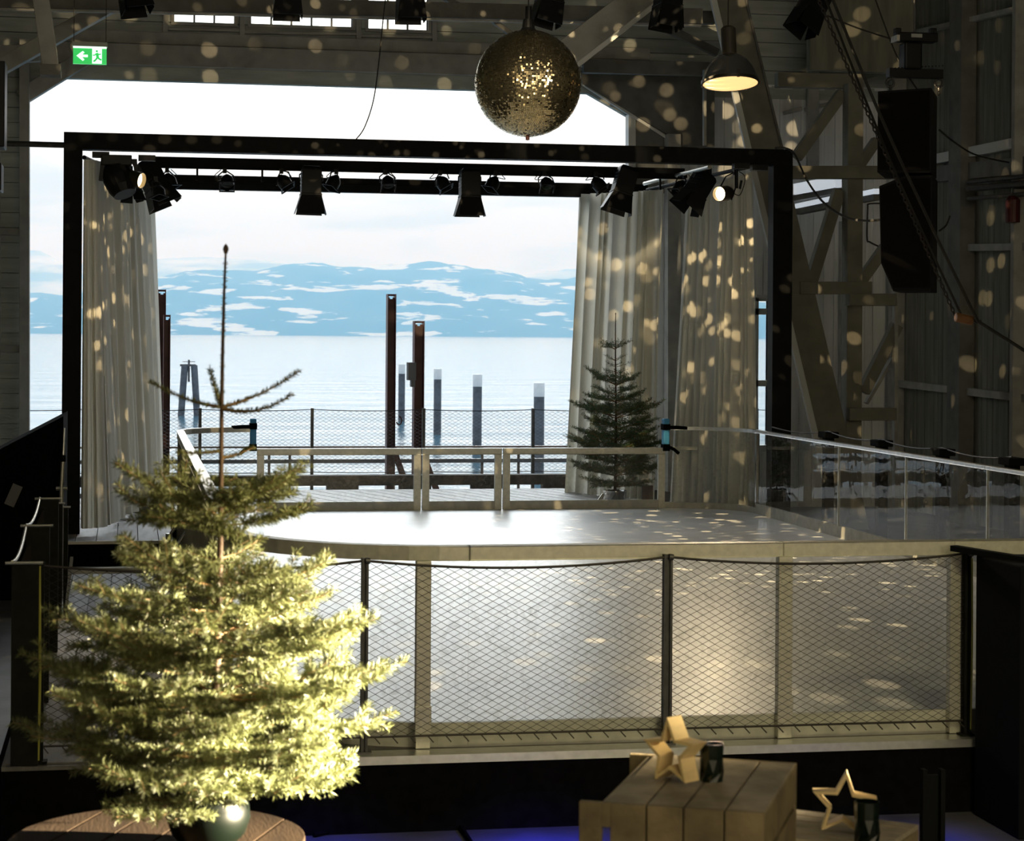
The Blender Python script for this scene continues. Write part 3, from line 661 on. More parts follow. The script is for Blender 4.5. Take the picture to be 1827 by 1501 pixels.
# ==================================================================== MESH FENCE IN FRONT
FY = 10.31; ft = 1.355
t = thing('mesh_fence', (1.9, FY, .38), 'steel mesh fence with slim posts and wire rope along the platform front', 'fence')
fx = [on(58, 1100, y=FY).x, on(650, 1150, y=FY).x, on(1190, 1150, y=FY).x, on(1724, 1150, y=FY).x]
def fpost(x, y, zt, w, d, m, z0=.38):
    b = B(); b.box((x - w / 2, y - d / 2, z0), (x - w / 2 + .012, y + d / 2, zt)); b.box((x - w / 2, y - .006, z0), (x + w / 2, y + .006, zt)); b.box((x + w / 2 - .012, y - d / 2, z0), (x + w / 2, y + d / 2, zt))
    b.box((x - w / 2 - .02, y - d / 2 - .01, z0), (x + w / 2 + .02, y + d / 2 + .01, z0 + .012)); return b
fpost(fx[1], FY, ft, .034, .05, POSTD).build('post', POSTD, t); fpost(fx[2], FY, ft, .044, .05, POSTD).build('post', POSTD, t)
fpost(fx[3], FY, ft, .034, .05, POSTO).build('post', POSTO, t)
fpost(fx[0] + .03, FY, ft, .05, .05, POSTO).build('post', POSTO, t)
b = B()
for x0, x1 in zip(fx, fx[1:]):
    b = B(); b.tube([(x0 + (x1 - x0) * i / 14, FY - .012, ft - .012 - .045 * 4 * (i / 14) * (1 - i / 14)) for i in range(15)], .0065, 8)
    b.build('wire_rope', WIRE, t); b = B(); b.tube([(x0 + (x1 - x0) * i / 6, FY, .46) for i in range(7)], .006, 6)
    for k in range(int((x1 - x0) / .09)): x = x0 + .05 + k * .09; b.tube([(x, FY, .462), (x + .03, FY - .02, .428)], .0035, 4)
    b.build('wire_rope', WIRE, t)
b = B()
for x0, x1 in zip(fx, fx[1:]): net(b, (x0 + .01, FY), (x1 - .01, FY), .46, ft - .015, .066, .0012, .045, 4)
b.build('wire_mesh', WIRE, t)
for x in (fx[1], fx[2], fx[3]): b = B(); b.tube([(x, FY - .03, ft - .01), (x + .022, FY - .03, ft - .012)], .016, 10); b.build('rope_clamp', POSTD, t)
b = B(); b.tube([(fx[3] + .012, FY - .04, 1.32), (fx[3] + .016, FY - .04, .9), (fx[3] + .012, FY - .04, .42)], .005, 8); b.build('yellow_strap', mat('yellow green strap', (.34, .33, .05), .6), t)
# left side run of the fence, going back along the walkway
t = thing('side_fence', (-.55, 12, .38), 'dark side fence with broad posts running back along the left walkway', 'fence')
sp = []
for px, py, w in ((46, 1003, 46), (68, 937, 40), (88, 889, 32), (108, 897, 7), (118, 904, 7)):
    Y = {46: 10.28, 68: 12.0, 88: 13.85, 108: 15.5, 118: 16.6}[px]; q = on(px, py, y=Y); ww = w * Y / FPX
    b = B(); b.box((q.x - ww / 2, Y - .04, .38 if Y < 15.6 else 0), (q.x + ww / 2, Y - .034, q.z)); b.box((q.x - ww / 2, Y - .034, .38 if Y < 15.6 else 0), (q.x - ww / 2 + .01, Y + .04, q.z)); b.box((q.x + ww / 2 - .02, Y - .034, .38 if Y < 15.6 else 0), (q.x + ww / 2, Y + .04, q.z))
    b.build('post', POSTO, t); b = B(); b.tube([(q.x - ww / 2 - .03, Y - .045, q.z), (q.x + ww / 2 + .02, Y - .045, q.z)], .008, 8); b.build('cap_rail', ALUB, t); sp.append(Vector((q.x - ww / 2, Y, q.z)))
b = B()
for a, c in zip(sp[:3], sp[1:3]): b.tube([a.lerp(c, i / 12) - Vector((0, 0, .05 * 4 * (i / 12) * (1 - i / 12))) for i in range(13)], .009, 8)
b.build('wire_rope', ALU, t)
b = B(); net(b, (sp[0].x + .03, sp[0].y), (sp[1].x + .03, sp[1].y), .45, 1.33, .075, .002); net(b, (sp[1].x + .03, sp[1].y), (sp[2].x + .03, sp[2].y), .45, 1.33, .075, .002)
b.build('wire_mesh', WIRE, t)
q = on(71, 1010, y=10.30); b = B(); b.tube([(q.x, 10.27, 1.34), (q.x + .006, 10.27, .80), (q.x, 10.27, .40)], .007, 8); b.build('yellow_strap', mat('yellow green strap', (.34, .33, .05), .6), t)
q0, q1_ = on(128, 995, y=14.5), on(118, 1088, y=14.2); b = B(); b.bar(q0, q1_, .02, .02); tag(b.build('gate_bolt', ALUB), 'thin bright metal rod beside the left walkway', 'rod')
# right side fence behind the glazed boards, black capped posts
t = thing('side_fence', (7.45, 18, .38), 'fence with black capped posts behind the glazed right rink side', 'fence')
cap = []
for px, py, pw in ((1478, 778, 17), (1573, 793, 18), (1682, 809, 20), (1806, 826, 23)):
    q = on(px, py, x=7.48); b = B(); b.box((7.43, q.y - .05, .38), (7.53, q.y + .05, q.z)); b.build('post', BLKP, t); b = B(); b.box((7.40, q.y - .12, q.z - .02), (7.56, q.y + .12, q.z + .045)); b.build('cap', BLKP, t, bevel=.008); cap.append(q + Vector((0, 0, .05)))
b = B(); a0 = on(1378, 762, y=22.7); pts = [a0] + cap
for a, c in zip(pts, pts[1:]): b.tube([a.lerp(c, i / 8) - Vector((0, 0, .04 * 4 * (i / 8) * (1 - i / 8))) for i in range(9)], .008, 6)
b.build('wire_rope', WIRE, t)
# black cabinets right of the fence
q = on(1748, 985, y=10.1); b = B(); b.box((q.x, 9.6, 0), (q.x + 1.5, 10.15, q.z - .02)); t = b.build('cabinet', BLKP, bevel=.01); tag(t, 'tall black cabinet at the right end of the mesh fence', 'cabinet')
b = B(); b.box((q.x + .24, 9.585, q.z - .26), (q.x + .32, 9.6, q.z - .24)); b.build('handle', ALU, t)
b = B(); b.box((q.x + .18, 9.59, .04), (q.x + .19, 9.6, q.z - .06)); b.build('door_gap', BLKC, t)
b = B(); b.bar(q + Vector((-.06, .2, .0)), q + Vector((.4, -1.0, -.03)), .05, .03); b.build('top_lip', BLKP, t)
t = thing('standing_rack', (4.2, 8.4, 0), 'dark slim two post rack on the floor in the lower right corner', 'rack')
for px in (1648, 1680): q = on(px, 1385, y=8.4); b = B(); b.box((q.x - .010, 8.38, 0), (q.x + .010, 8.42, q.z + .03)); b.build('post', BLKP, t)
qa, qb_ = on(1648, 1385, y=8.4), on(1680, 1385, y=8.4); b = B(); b.box((qa.x, 8.41, .1), (qb_.x, 8.43, qa.z)); b.build('panel', BLKP, t)
# black sloping cover at the far left
p0, p1, p2 = on(113, 743, y=19.6), on(-60, 833, y=19.6), on(113, 743, y=20.6)
b = B(); b.prism([(p0.x, 19.6, p0.z), (p1.x, 19.6, p1.z), (p1.x, 19.6, 0), (p0.x, 19.6, 0)], (0, 1.4, 0)); t = b.build('ramp_cover', BLKC); tag(t, 'large black sloping cover left of the stage frame', 'cover')
q0, q1_ = on(32, 866, y=18.9), on(16, 902, y=18.9); b = B(); b.bar(q0, q1_, .09, .02, up=(0, 1, 0)); tag(b.build('metal_flap', GREYR), 'small slanted metal flap on the dark left side', 'flap')
t = thing('stand_pole', (0, 19.3, 0), 'thin silver telescopic pole standing before the left frame post', 'pole')
q0, q1_, q2_ = on(115, 764, y=19.3), on(113, 818, y=19.3), on(110, 872, y=19.3)
b = B(); b.tube([q0, q1_], .008, 10, r1=.014); b.build('upper_tube', ALUB, t); b = B(); b.tube([q1_, q2_], .018, 10); b.build('lower_tube', ALU, t); b = B(); b.tube([q1_ + Vector((0, 0, .03)), q1_ - Vector((0, 0, .03))], .022, 10); b.build('collar', BLKP, t)
b = B(); b.tube([q2_, (q2_.x, 19.3, .0)], .02, 10); b.tube([q2_ + Vector((-.05, 0, 0)), q2_ + Vector((.05, 0, 0))], .018, 8); b.build('foot', ALU, t)

# ==================================================================== STAGE FRAME
SY = 22.8
t = thing('stage_portal', (3.4, SY, 0), 'large black square stage portal with two posts and a top beam', 'stage portal')
lx0, lx1 = on(112, 500, y=SY).x, on(145, 500, y=SY).x; rx0, rx1 = on(1379, 500, y=SY).x, on(1413, 500, y=SY).x
zt = on(760, 251, y=SY).z; zb = on(760, 279, y=SY).z
zb = on(760, 280.5, y=SY).z
b = B(); b.box((lx0, SY, 0), (lx1, SY + .2, zb)); b.build('post', BLACK, t)
b = B(); b.box((rx0, SY, .376), (rx1, SY + .2, zb)); b.box((rx1 - .012, SY - .004, .376), (rx1, SY, zb)); b.build('post', BLACK, t)
b = B(); b.box((lx0, SY, zb), (rx1, SY + .2, zt)); b.box((lx0, SY - .006, zb), (rx1, SY, zb + .012)); b.build('top_beam', BLACK, t, bevel=.004)
# rear stage bars
BY1, BY2 = 25.0, 28.3
z0, z1 = on(760, 309, y=BY1).z, on(760, 290, y=BY1).z
b = B(); xa = on(252, 290, y=BY1).x; xb = on(1222, 300, y=BY1).x; b.box((xa, BY1, z0), (xb, BY1 + .12, z1)); b.box((xa, BY1 - .01, z0 - .008), (xb, BY1 + .02, z0 + .006))
tag(b.build('lighting_bar', BLACK), 'upper black lighting bar under the frame, carrying the row of spotlights', 'lighting bar')
z2, z3 = on(760, 346, y=BY2).z, on(760, 321, y=BY2).z
b = B(); xa = on(262, 330, y=BY2).x; xb = on(1156, 335, y=BY2).x; b.box((xa, BY2, z2), (xb, BY2 + .14, z3)); b.box((xa, BY2 - .03, z2 + .09), (xb, BY2, z2 + .105))
tag(b.build('curtain_rail', BLACK), 'lower black bar at the back, ending at the right curtains', 'curtain rail')
q0, q1_ = on(1150, 328, y=27.0), on(1266, 298, y=23.2)
b = B(); b.tube([q0, q1_], .026, 12); tag(b.build('pipe', ALU), 'shiny slanting lighting pipe above the right curtains', 'pipe')
b = B(); b.tube([on(1155, 339, y=27.0), on(1345, 296, y=22.98)], .024, 12); tag(b.build('curtain_track', BLACK), 'dark curtain track above the right curtains', 'curtain track')
b = B(); b.tube([on(150, 281, y=22.95), on(272, 338, y=28.25)], .024, 12); tag(b.build('curtain_track', BLACK), 'dark curtain track above the left curtains', 'curtain track')
for px in (352, 468, 1133, 1178): q = on(px, 300, y=BY1 + .06); b = B(); b.box((q.x - .012, BY1 + .05, z0 - .14), (q.x + .012, BY1 + .07, z0 + .02)); tag(b.build('drop_rod', BLACK), 'short black rod below the lighting bar, %s' % {352: 'by the left curtain', 468: 'left of the first hanging barn door lamp', 1133: 'right of the tilted barn door lamp', 1178: 'near the right end'}[px], 'rod', 'rods below the lighting bar')

# ==================================================================== CURTAINS
def curtain(label, top, bot, folds, amp0, amp1, seed, nz=30, hook=True, fan=0.0):
    random.seed(seed)
    top = [Vector(p) for p in top]; bot = [Vector(p) for p in bot]
    def at(P, s):
        s *= len(P) - 1; i = min(int(s), len(P) - 2); return P[i].lerp(P[i + 1], s - i)
    ns = folds * 10; b = B(); vs = []
    ph = [random.uniform(-.9, .9) for _ in range(folds + 2)]; am = [random.uniform(.3, 1.4) for _ in range(folds + 2)]
    warp = [(.35 / folds, random.uniform(1.2, 2.2), random.uniform(0, 6)), (.22 / folds, random.uniform(3, 5), random.uniform(0, 6))]
    for i in range(ns + 1):
        s = i / ns; f_ = min(folds, max(0, (s + sum(wa * math.sin(wf * s * 6.28 + wp) for wa, wf, wp in warp)) * folds)); k = min(int(f_), folds); u = f_ - k
        A = am[k] * (1 - u) + am[min(k + 1, folds + 1)] * u; P_ = ph[k] * (1 - u) + ph[min(k + 1, folds + 1)] * u
        w = math.sin(2 * math.pi * f_ + P_); w = math.copysign(abs(w) ** .75, w) * A
        d = (at(bot, min(1, s + .01)) - at(bot, max(0, s - .01))); nrm = Vector((-d.y, d.x, 0)).normalized(); dn = Vector((d.x, d.y, 0)).normalized()
        for j in range(nz + 1):
            t_ = j / nz; p = at(top, s).lerp(at(bot, s), t_); a = amp0 + (amp1 - amp0) * t_ ** .8
            sway = .3 * a * math.sin(3.1 * t_ + seed + k * .7)
            vs.append(p + nrm * (a * w + sway * .5) + dn * (.35 * a * math.cos(2 * math.pi * f_ + P_)))
    fs = [(i * (nz + 1) + j, (i + 1) * (nz + 1) + j, (i + 1) * (nz + 1) + j + 1, i * (nz + 1) + j + 1) for i in range(ns) for j in range(nz)]
    b.add(vs, fs); o = b.build('curtain', CURT, smooth=True); return tag(o, label, 'curtain', 'stage curtains')
def P(px, py, y): return on(px, py, y=y)
curtain('pale front drape hanging just inside the left frame post', [P(147, 284, 22.68), P(168, 286, 22.75), P(188, 290, 23.4)], [P(141, 944, 22.66), P(181, 941, 22.75), P(224, 924, 24.1)], 6, .03, .075, 4)
curtain('long left curtain running back behind the left drape', [P(190, 300, 23.6), P(228, 325, 25.6), P(272, 345, 28.2)], [P(212, 925, 24.0), P(245, 905, 25.8), P(289, 884, 28.0)], 9, .05, .10, 11)
curtain('right front curtain speckled with light, hanging beside the right frame post', [P(1342, 306, 23.45), P(1285, 326, 24.6), P(1222, 344, 26.1)], [P(1347, 915, 23.5), P(1275, 908, 24.6), P(1194, 898, 26.2)], 13, .05, .09, 21)
curtain('right rear curtain behind the small fir tree', [P(1190, 338, 26.4), P(1110, 343, 27.3), P(1029, 347, 28.35)], [P(1172, 893, 26.5), P(1090, 886, 27.3), P(1001, 877, 28.4)], 10, .06, .11, 33)
# ==================================================================== MIRROR BALL
by = 18.8; bc = on(942, 149, y=by); br = (on(1037, 148, y=by).x - on(847.5, 148, y=by).x) / 2 * .985
ball = thing('mirror_ball', bc, 'big mirror ball tinted with warm hall reflections, hanging above the ice rink', 'mirror ball')
BALLM = mat('mirror tile', (.70, .58, .34), .16, metal=1)  # gold tint puts the warm hall's reflection into the tile colour
BALLK = mat('mirror ball grout', (.05, .045, .03), .5)
b = B(); prof = [(br * .988 * math.sin(R(a)), br * .988 * math.cos(R(a))) for a in range(0, 181, 5)]; b.lathe(prof, 48, bc); b.build('core', BALLK, ball, smooth=True)
random.seed(12); b = B(); rows = 88
for i in range(rows):
    th0, th1 = math.pi * (i + .07) / rows, math.pi * (i + .93) / rows; thm = (th0 + th1) / 2
    n = max(6, int(2 * math.pi * math.sin(thm) * rows / math.pi)); rt = random.uniform(-.006, .006)
    for j in range(n):
        a0, a1 = 2 * math.pi * (j + .07) / n, 2 * math.pi * (j + .93) / n; am = (a0 + a1) / 2
        nn = Vector((math.sin(thm) * math.cos(am), math.sin(thm) * math.sin(am), math.cos(thm)))
        e1 = Vector((-math.sin(am), math.cos(am), 0)); e2 = nn.cross(e1)
        nt_ = (nn + (e1 * random.gauss(0, .02) + e2 * random.gauss(0, .22) if random.random() < .7 else e1 * random.gauss(0, .2) + e2 * random.gauss(0, .03))).normalized()
        pts = []
        for tt, aa in ((th0, a0), (th1, a0), (th1, a1), (th0, a1)):
            p = Vector((math.sin(tt) * math.cos(aa), math.sin(tt) * math.sin(aa), math.cos(tt))) * br
            p += nn * (-(p - nn * br).dot(nt_)) * 1.0
            pts.append(bc + p)
        b.add(pts, [(0, 1, 2, 3)])
b.build('mirror_tiles', BALLM, ball)
b = B(); b.lathe([(.0, br + .1), (.05, br + .1), (.06, br + .02), (.09, br - .02)], 16, bc); b.tube([bc + Vector((0, 0, br + .09)), bc + Vector((.0, 0, br + .22))], .03, 10); b.build('motor', LAMPB, ball)
b = B(); b.tube([bc + Vector((.0, 0, br + .2)), bc + Vector((0, 0, 4.6))], .006, 6); b.build('cable', WIRE, ball)
b = B(); b.lathe([(.02, -br + .01), (.018, -br - .03), (0, -br - .035)], 10, bc); b.build('bottom_nub', RUST, ball)
# ==================================================================== PENDANT LAMP
ly = 18.8; lc = on(1303, 147, y=ly); lr = (on(1352, 145, y=ly).x - on(1255, 145, y=ly).x) / 2
t = thing('pendant_lamp', lc, 'polished metal bell pendant lamp with a warm glowing glass, near the leaning timber', 'pendant lamp')
tilt = Matrix.Translation(lc) @ Matrix.Rotation(R(-9), 4, 'X') @ Matrix.Rotation(R(0), 4, 'Y')
b = B(); b.lathe([(lr * 1.0, -.01), (lr * 1.02, .0), (lr * 1.0, .02), (lr * .93, .075), (lr * .82, .14), (lr * .66, .20), (lr * .46, .245), (lr * .30, .262), (lr * .28, .27)], 48); xf(b, tilt); shade = b.build('shade', BOWL, t, smooth=True)
b = B(); b.lathe([(lr * .25, .265), (lr * .26, .27), (lr * .27, .52), (lr * .20, .54), (0, .54)], 24); xf(b, tilt); b.build('housing', mat('dark lamp housing', (.045, .04, .03), .5), t, smooth=False)
b = B(); b.lathe([(0, .0), (lr * .96, .0), (lr * .98, -.012), (lr * .6, -.022), (0, -.028)], 48); xf(b, tilt); b.build('glass', GLOWW, t, smooth=True)
b = B(); b.lathe([(lr * .97, -.015), (lr * 1.035, -.012), (lr * 1.035, .012), (lr * .99, .015)], 48)
for a in (40, 150, 270): b.box((lr * math.cos(R(a)) - .012, lr * math.sin(R(a)) - .012, -.02), (lr * math.cos(R(a)) + .012, lr * math.sin(R(a)) + .012, .05))
xf(b, tilt); b.build('rim', mat('lamp rim', (.12, .11, .10), .3, metal=1), shade)
hk = tilt @ Vector((0, 0, .54)); b = B(); b.tube([hk, hk + Vector((0, 0, .03)), (hk.x, hk.y, 9)], .006, 6); b.build('cord', WIRE, t)
# ==================================================================== SPOTLIGHTS
def rot_to(d): return Vector((0, 0, -1)).rotation_difference(Vector(d).normalized()).to_matrix().to_4x4()
def fresnel(label, pivot, d, w, L_, dl, group, hang, spin=0, flare=.30, lit=False):
    """theatre lantern: body points along d from the pivot, hung from the point hang"""
    t = thing('stage_lantern', pivot, label, 'stage light', group)
    M_ = Matrix.Translation(pivot) @ rot_to(d) @ Matrix.Rotation(R(spin), 4, 'Z'); h = w / 2
    b = B(); b.hexa([(-h * .8, -h * .8, L_ * .45), (h * .8, -h * .8, L_ * .45), (h * .8, h * .8, L_ * .45), (-h * .8, h * .8, L_ * .45), (-h, -h, L_ * .38), (h, -h, L_ * .38), (h, h, L_ * .38), (-h, h, L_ * .38)][4:] + [(-h * .8, -h * .8, L_ * .5), (h * .8, -h * .8, L_ * .5), (h * .8, h * .8, L_ * .5), (-h * .8, h * .8, L_ * .5)])
    b.box((-h, -h, -L_ * .5), (h, h, L_ * .38))
    for k in range(4): zz = L_ * (-.2 + .13 * k); b.box((-h - .006, -h * .8, zz), (h + .006, h * .8, zz + .012))
    b.box((-h - .008, -h - .008, -L_ * .5 - .012), (h + .008, h + .008, -L_ * .5 + .012))
    xf(b, M_); body = b.build('body', LAMPB, t, bevel=.006)
    for k in range(4):
        b = B(); f_ = dl * flare; e = h * (1.05 if k % 2 == 0 else .98); z0 = -L_ * .5 - .012
        b.prism([(-e, -h, z0), (e, -h, z0), (e + (f_ * .5 if k % 2 == 0 else -h * .25), -h - f_, z0 - dl), (-e - (f_ * .5 if k % 2 == 0 else -h * .25), -h - f_, z0 - dl)], (0, -.004, 0))
        xf(b, M_ @ Matrix.Rotation(R(90 * k), 4, 'Z')); b.build('barn_door', LAMPB, body)
    b = B(); z_ = L_ * .1; b.lathe([(0, -L_ * .5 - .013), (h * .85, -L_ * .5 - .013)], 24); xf(b, M_); b.build('lens', DKGLASS, body)
    b = B(); hv = Vector(hang); pv = Vector(pivot)
    sd = Vector((1, 0, 0))
    for s in (-1, 1): b.tube([pv + (M_.to_3x3() @ Vector((s * (h + .02), 0, 0))), pv + (M_.to_3x3() @ Vector((s * (h + .02), 0, 0))) + (hv - pv) * .45, hv - (hv - pv) * .18 + sd * s * .03, hv], .009, 6)
    b.box((hv.x - .03, hv.y - .04, hv.z - .05), (hv.x + .03, hv.y + .04, hv.z + .02)); b.build('yoke', LAMPB, t)
    return t
def par(label, pivot, d, r, L_, group, hang, lit=False, frame=True, spin=0):
    t = thing('par_can', pivot, label, 'spotlight', group); M_ = Matrix.Translation(pivot) @ rot_to(d) @ Matrix.Rotation(R(spin), 4, 'Z')
    b = B(); b.lathe([(0, L_ * .5), (r * .35, L_ * .5), (r * .45, L_ * .42), (r * .8, L_ * .25), (r, L_ * .05), (r, -L_ * .5), (r * .93, -L_ * .5), (r * .90, -L_ * .2)], 24); xf(b, M_); can = b.build('can', mat('lit lamp brass', (.10, .08, .045), .35, metal=.8) if lit else LAMPB, t, smooth=False)
    b = B(); b.lathe([(0, -L_ * .22), (r * .6, -L_ * .25), (r * .91, -L_ * .3)], 24); xf(b, M_); b.build('lens', LENS if lit else DKGLASS, can)
    if frame:
        b = B(); q = r * 1.12; z_ = -L_ * .5
        for a in range(4):
            c = B(); c.box((-q, -q, z_ - .014), (q, -q * .86, z_)); xf(c, Matrix.Rotation(R(90 * a), 4, 'Z')); b.add(c.v, c.f)
        xf(b, M_); b.build('gel_frame', LAMPB, can)
    b = B(); hv = Vector(hang); pv = Vector(pivot)
    for s in (-1, 1): e = M_.to_3x3() @ Vector((s * (r + .015), 0, 0)); b.tube([pv + e, pv + e * .9 + (hv - pv) * .5, hv + e * .25 - (hv - pv) * .15, hv], .008, 6)
    b.box((hv.x - .022, hv.y - .03, hv.z - .04), (hv.x + .022, hv.y + .03, hv.z + .02)); b.build('yoke', LAMPB, t)
    b = B(); back = M_ @ Vector((0, 0, L_ * .5)); side = .09 if label.__len__() % 2 else -.09
    b.tube(catmull([back, back + Vector((side, 0, -.02)), hv + Vector((side * 1.3, 0, -.07)), hv + Vector((side * .5, 0, .0))], 6), .005, 5); b.build('cable', WIRE, t)
    return t
YB_ = 24.85
G1, G2, G3 = 'barn door lanterns under the lighting bar', 'small spotlights under the lighting bar', 'big lanterns along the roof truss'
def hungf(px, y0, yp, d, label, **k):
    fresnel(label, on(px, yp, y=YB_ - .05), d, .235, .34, .225, G1, on(px + k.pop('hx', 0), y0, y=YB_), **k)
hungf(555, 300, 322, (-.02, 0, -1), 'straight hanging barn door lantern, the left one of the two')
hungf(838, 303, 326, (.0, 0, -1), 'straight hanging barn door lantern, the right one of the two', spin=0)
hungf(1115, 300, 322, (-.30, -.05, -1), 'tilted barn door lantern in front of the right rear curtain')
hungf(268, 292, 312, (.45, -.1, -.9), 'tilted barn door lantern at the left end of the lighting bar', spin=20)
fresnel('tilted barn door lantern left of the lit right spotlight', on(1250, 328, y=23.9), (-.55, -.1, -.85), .22, .30, .20, G1, on(1264, 303, y=23.9), spin=25)
for i, (px, d, w) in enumerate(((302, (.3, -.2, -.9), 'first small spotlight from the left under the bar'), (405, (.0, -.6, -.75), 'second small spotlight from the left under the bar'), (506, (.55, -.3, -.8), 'small spotlight just left of the left hanging lantern'), (596, (-.45, -.2, -.85), 'small spotlight just right of the left hanging lantern'), (692, (.02, -.55, -.8), 'small spotlight midway between the two hanging lanterns'), (789, (.5, -.3, -.8), 'small spotlight just left of the right hanging lantern'), (880, (-.45, -.2, -.85), 'small spotlight just right of the right hanging lantern'), (975, (.0, -.6, -.75), 'small spotlight under the bar just below the mirror ball, right side'), (1067, (.6, -.3, -.8), 'small spotlight just left of the tilted rear lantern'))):
    par(w, on(px, 322 + (px - 300) * .008, y=YB_), d, .082, .17, G2, on(px + (4 if d[0] < 0 else -4), 302 + (px - 300) * .010, y=YB_ + .02), spin=45 if i % 3 == 0 else 0)
par('lit warm spotlight at the left, in front of the left curtain', on(236, 319, y=22.5), (.80, -.48, -.18), .088, .24, 'lit spotlights', on(225, 290, y=22.55), lit=True, frame=False)
par('lit warm spotlight at the right, below the right end of the frame', on(1295, 345, y=22.9), (-.74, -.66, -.10), .088, .30, 'lit spotlights', on(1312, 306, y=22.95), lit=True, frame=False)
par('unlit spotlight between the curtains and the tilted right lantern', on(1214, 334, y=24.6), (-.5, -.3, -.8), .085, .18, G2, on(1222, 312, y=24.6), spin=30)
par('small unlit spotlight below the left barn door lantern', on(283, 341, y=24.3), (.1, -.3, -.9), .075, .14, G2, on(278, 318, y=24.3), spin=45)
t = thing('moving_head', on(205, 310, y=22.55), 'bulky black moving head light in the upper left stage corner', 'stage light')
c = on(212, 318, y=22.55); b = B(); b.lathe([(0, .17), (.10, .17), (.155, .10), (.17, 0), (.155, -.12), (.12, -.2), (.0, -.2)], 20); xf(b, Matrix.Translation(c) @ rot_to((.3, -.3, -.8))); b.build('head', LAMPB, t)
b = B(); c2 = on(208, 288, y=22.58); b.box((c2.x - .16, 22.45, c2.z - .05), (c2.x + .16, 22.75, c2.z + .06)); b.build('base', LAMPB, t, bevel=.01)
b = B()
for s in (-1, 1): b.bar((c.x + s * .19, c.y, c.z - .03), (c.x + s * .17, c.y, c2.z), .04, .10, up=(0, 1, 0))
b.bar((c.x - .19, c.y, c2.z), (c.x + .19, c.y, c2.z), .06, .05)
b.build('yoke', LAMPB, t)
fresnel('black barn door lantern low in the upper left stage corner, pointing down', on(235, 330, y=22.75), (.1, -.1, -1), .15, .16, .09, G1, on(232, 300, y=22.7), spin=45)
for s, (xa, ya) in enumerate(((180, 277), (262, 283), (1320, 297), (1352, 300))): q = on(xa, ya, y=22.7); b = B(); b.box((q.x - .09, 22.6, q.z - .03), (q.x + .09, 22.72, q.z + .03)); tag(b.build('clamp', LAMPB), 'black clamp under the stage frame beam, %s' % ['far left', 'right of the moving head', 'above the lit right spotlight', 'at the right post'][s], 'clamp', 'clamps under the frame')
q = on(1317, 330, y=22.85); b = B(); b.tube([on(1315, 300, y=22.85), on(1315, 336, y=22.85), on(1320, 337, y=22.85), on(1323, 322, y=22.85)], .014, 8); tag(b.build('hook_bracket', LAMPB), 'black hooked bracket right of the lit right spotlight', 'bracket')
# lanterns along the roof
b = B(); b.tube([(-2.5, 21.3, 6.35), (7.6, 21.3, 6.35)], .03, 10); tag(b.build('lighting_pipe', LAMPB), 'roof lighting pipe above the top row of lanterns', 'pipe')
for px, yb, d, spin, lab in ((246, 22, (.25, -.25, -1), 15, 'black lantern at the top edge above the exit sign'), (513, 32, (.0, -.1, -1), 0, 'black lantern in front of the long clerestory window'), (733, 38, (.03, -.12, -1), 3, 'black lantern in front of the short right clerestory window'), (972, 44, (-.22, -.1, -1), 8, 'black lantern right above the mirror ball'), (1188, 52, (-.10, -.1, -1), 10, 'black lantern on the broad diagonal timber'), (1428, 55, (-.42, -.2, -.75), 20, 'tilted black lantern in front of the right roof panel')):
    tip = on(px, yb, y=21.2); dd = Vector(d).normalized(); pv = tip - dd * (.2 + .23)
    fresnel(lab, pv, d, .24, .36, .235, G3, (pv.x - dd.x * .1, 21.3, 6.34), spin=spin, flare=.12)
# ==================================================================== LOUDSPEAKERS
sy = 18.5
SPK = mat('speaker black', (.006, .006, .0065), .6, bump=.2, bscale=120, spec=.15); SPG = mat('speaker grille', (.004, .004, .0045), .8, bump=.5, bscale=250, spec=.08)
SA = R(-26); sx_ = 19.6 / FPX / math.cos(R(7))
def speaker(label, org, prof, depth):
    t = thing('loudspeaker', org, label, 'loudspeaker', 'hanging loudspeakers'); M_ = Matrix.Translation(org) @ Matrix.Rotation(SA, 4, 'Z')
    pl = [((x_ - prof[0][0]) * sx_, (prof[0][1] - y_) * sx_) for x_, y_ in prof[1:]]
    b = B(); b.prism([(x_, 0, z_) for x_, z_ in pl], (0, depth, 0)); xf(b, M_); cab = b.build('cabinet', SPK, t, bevel=.008)
    cx = sum(p_[0] for p_ in pl) / len(pl); cz = sum(p_[1] for p_ in pl) / len(pl)
    b = B(); b.prism([(cx + (x_ - cx) * .94, -.012, cz + (z_ - cz) * .94) for x_, z_ in pl], (0, .0118, 0)); xf(b, M_); b.build('grille', SPG, cab)
    b = B(); b.box((-.006, depth * .3, cz - .12), (.0, depth * .7, cz + .12)); xf(b, M_ @ Matrix.Translation((pl[0][0], 0, 0))); b.build('side_plate', SPK, cab)
speaker('upper black loudspeaker of the hanging pair', on(1565, 308, y=sy), [(1565, 308), (1565, 308), (1565, 165), (1658, 161), (1658, 310)], .72)
speaker('lower black loudspeaker with a slanted lower left edge, hanging below the upper one', on(1567, 520, y=sy), [(1567, 520), (1593, 520), (1571, 470), (1567, 335), (1612, 317), (1659, 317), (1659, 520)], .70)
t = thing('chain_hoist', on(1632, 100, y=sy + .3), 'black chain hoist with a perforated spreader bar carrying the loudspeakers', 'hoist')
hy = sy + .3
p = lambda px, py: on(px, py, y=hy)
a, c = p(1584, 122), p(1680, 141); b = B(); b.box((a.x, hy - .05, c.z), (c.x, hy + .05, a.z))
for k in range(16):
    if 5 < k < 9: continue
    q = p(1588 + k * 6, 123 - k * .3); b.tube([q + Vector((0, -.052, 0)), q + Vector((0, -.048, 0))], .008, 8)
b.build('spreader_bar', LAMPB, t, bevel=.006)
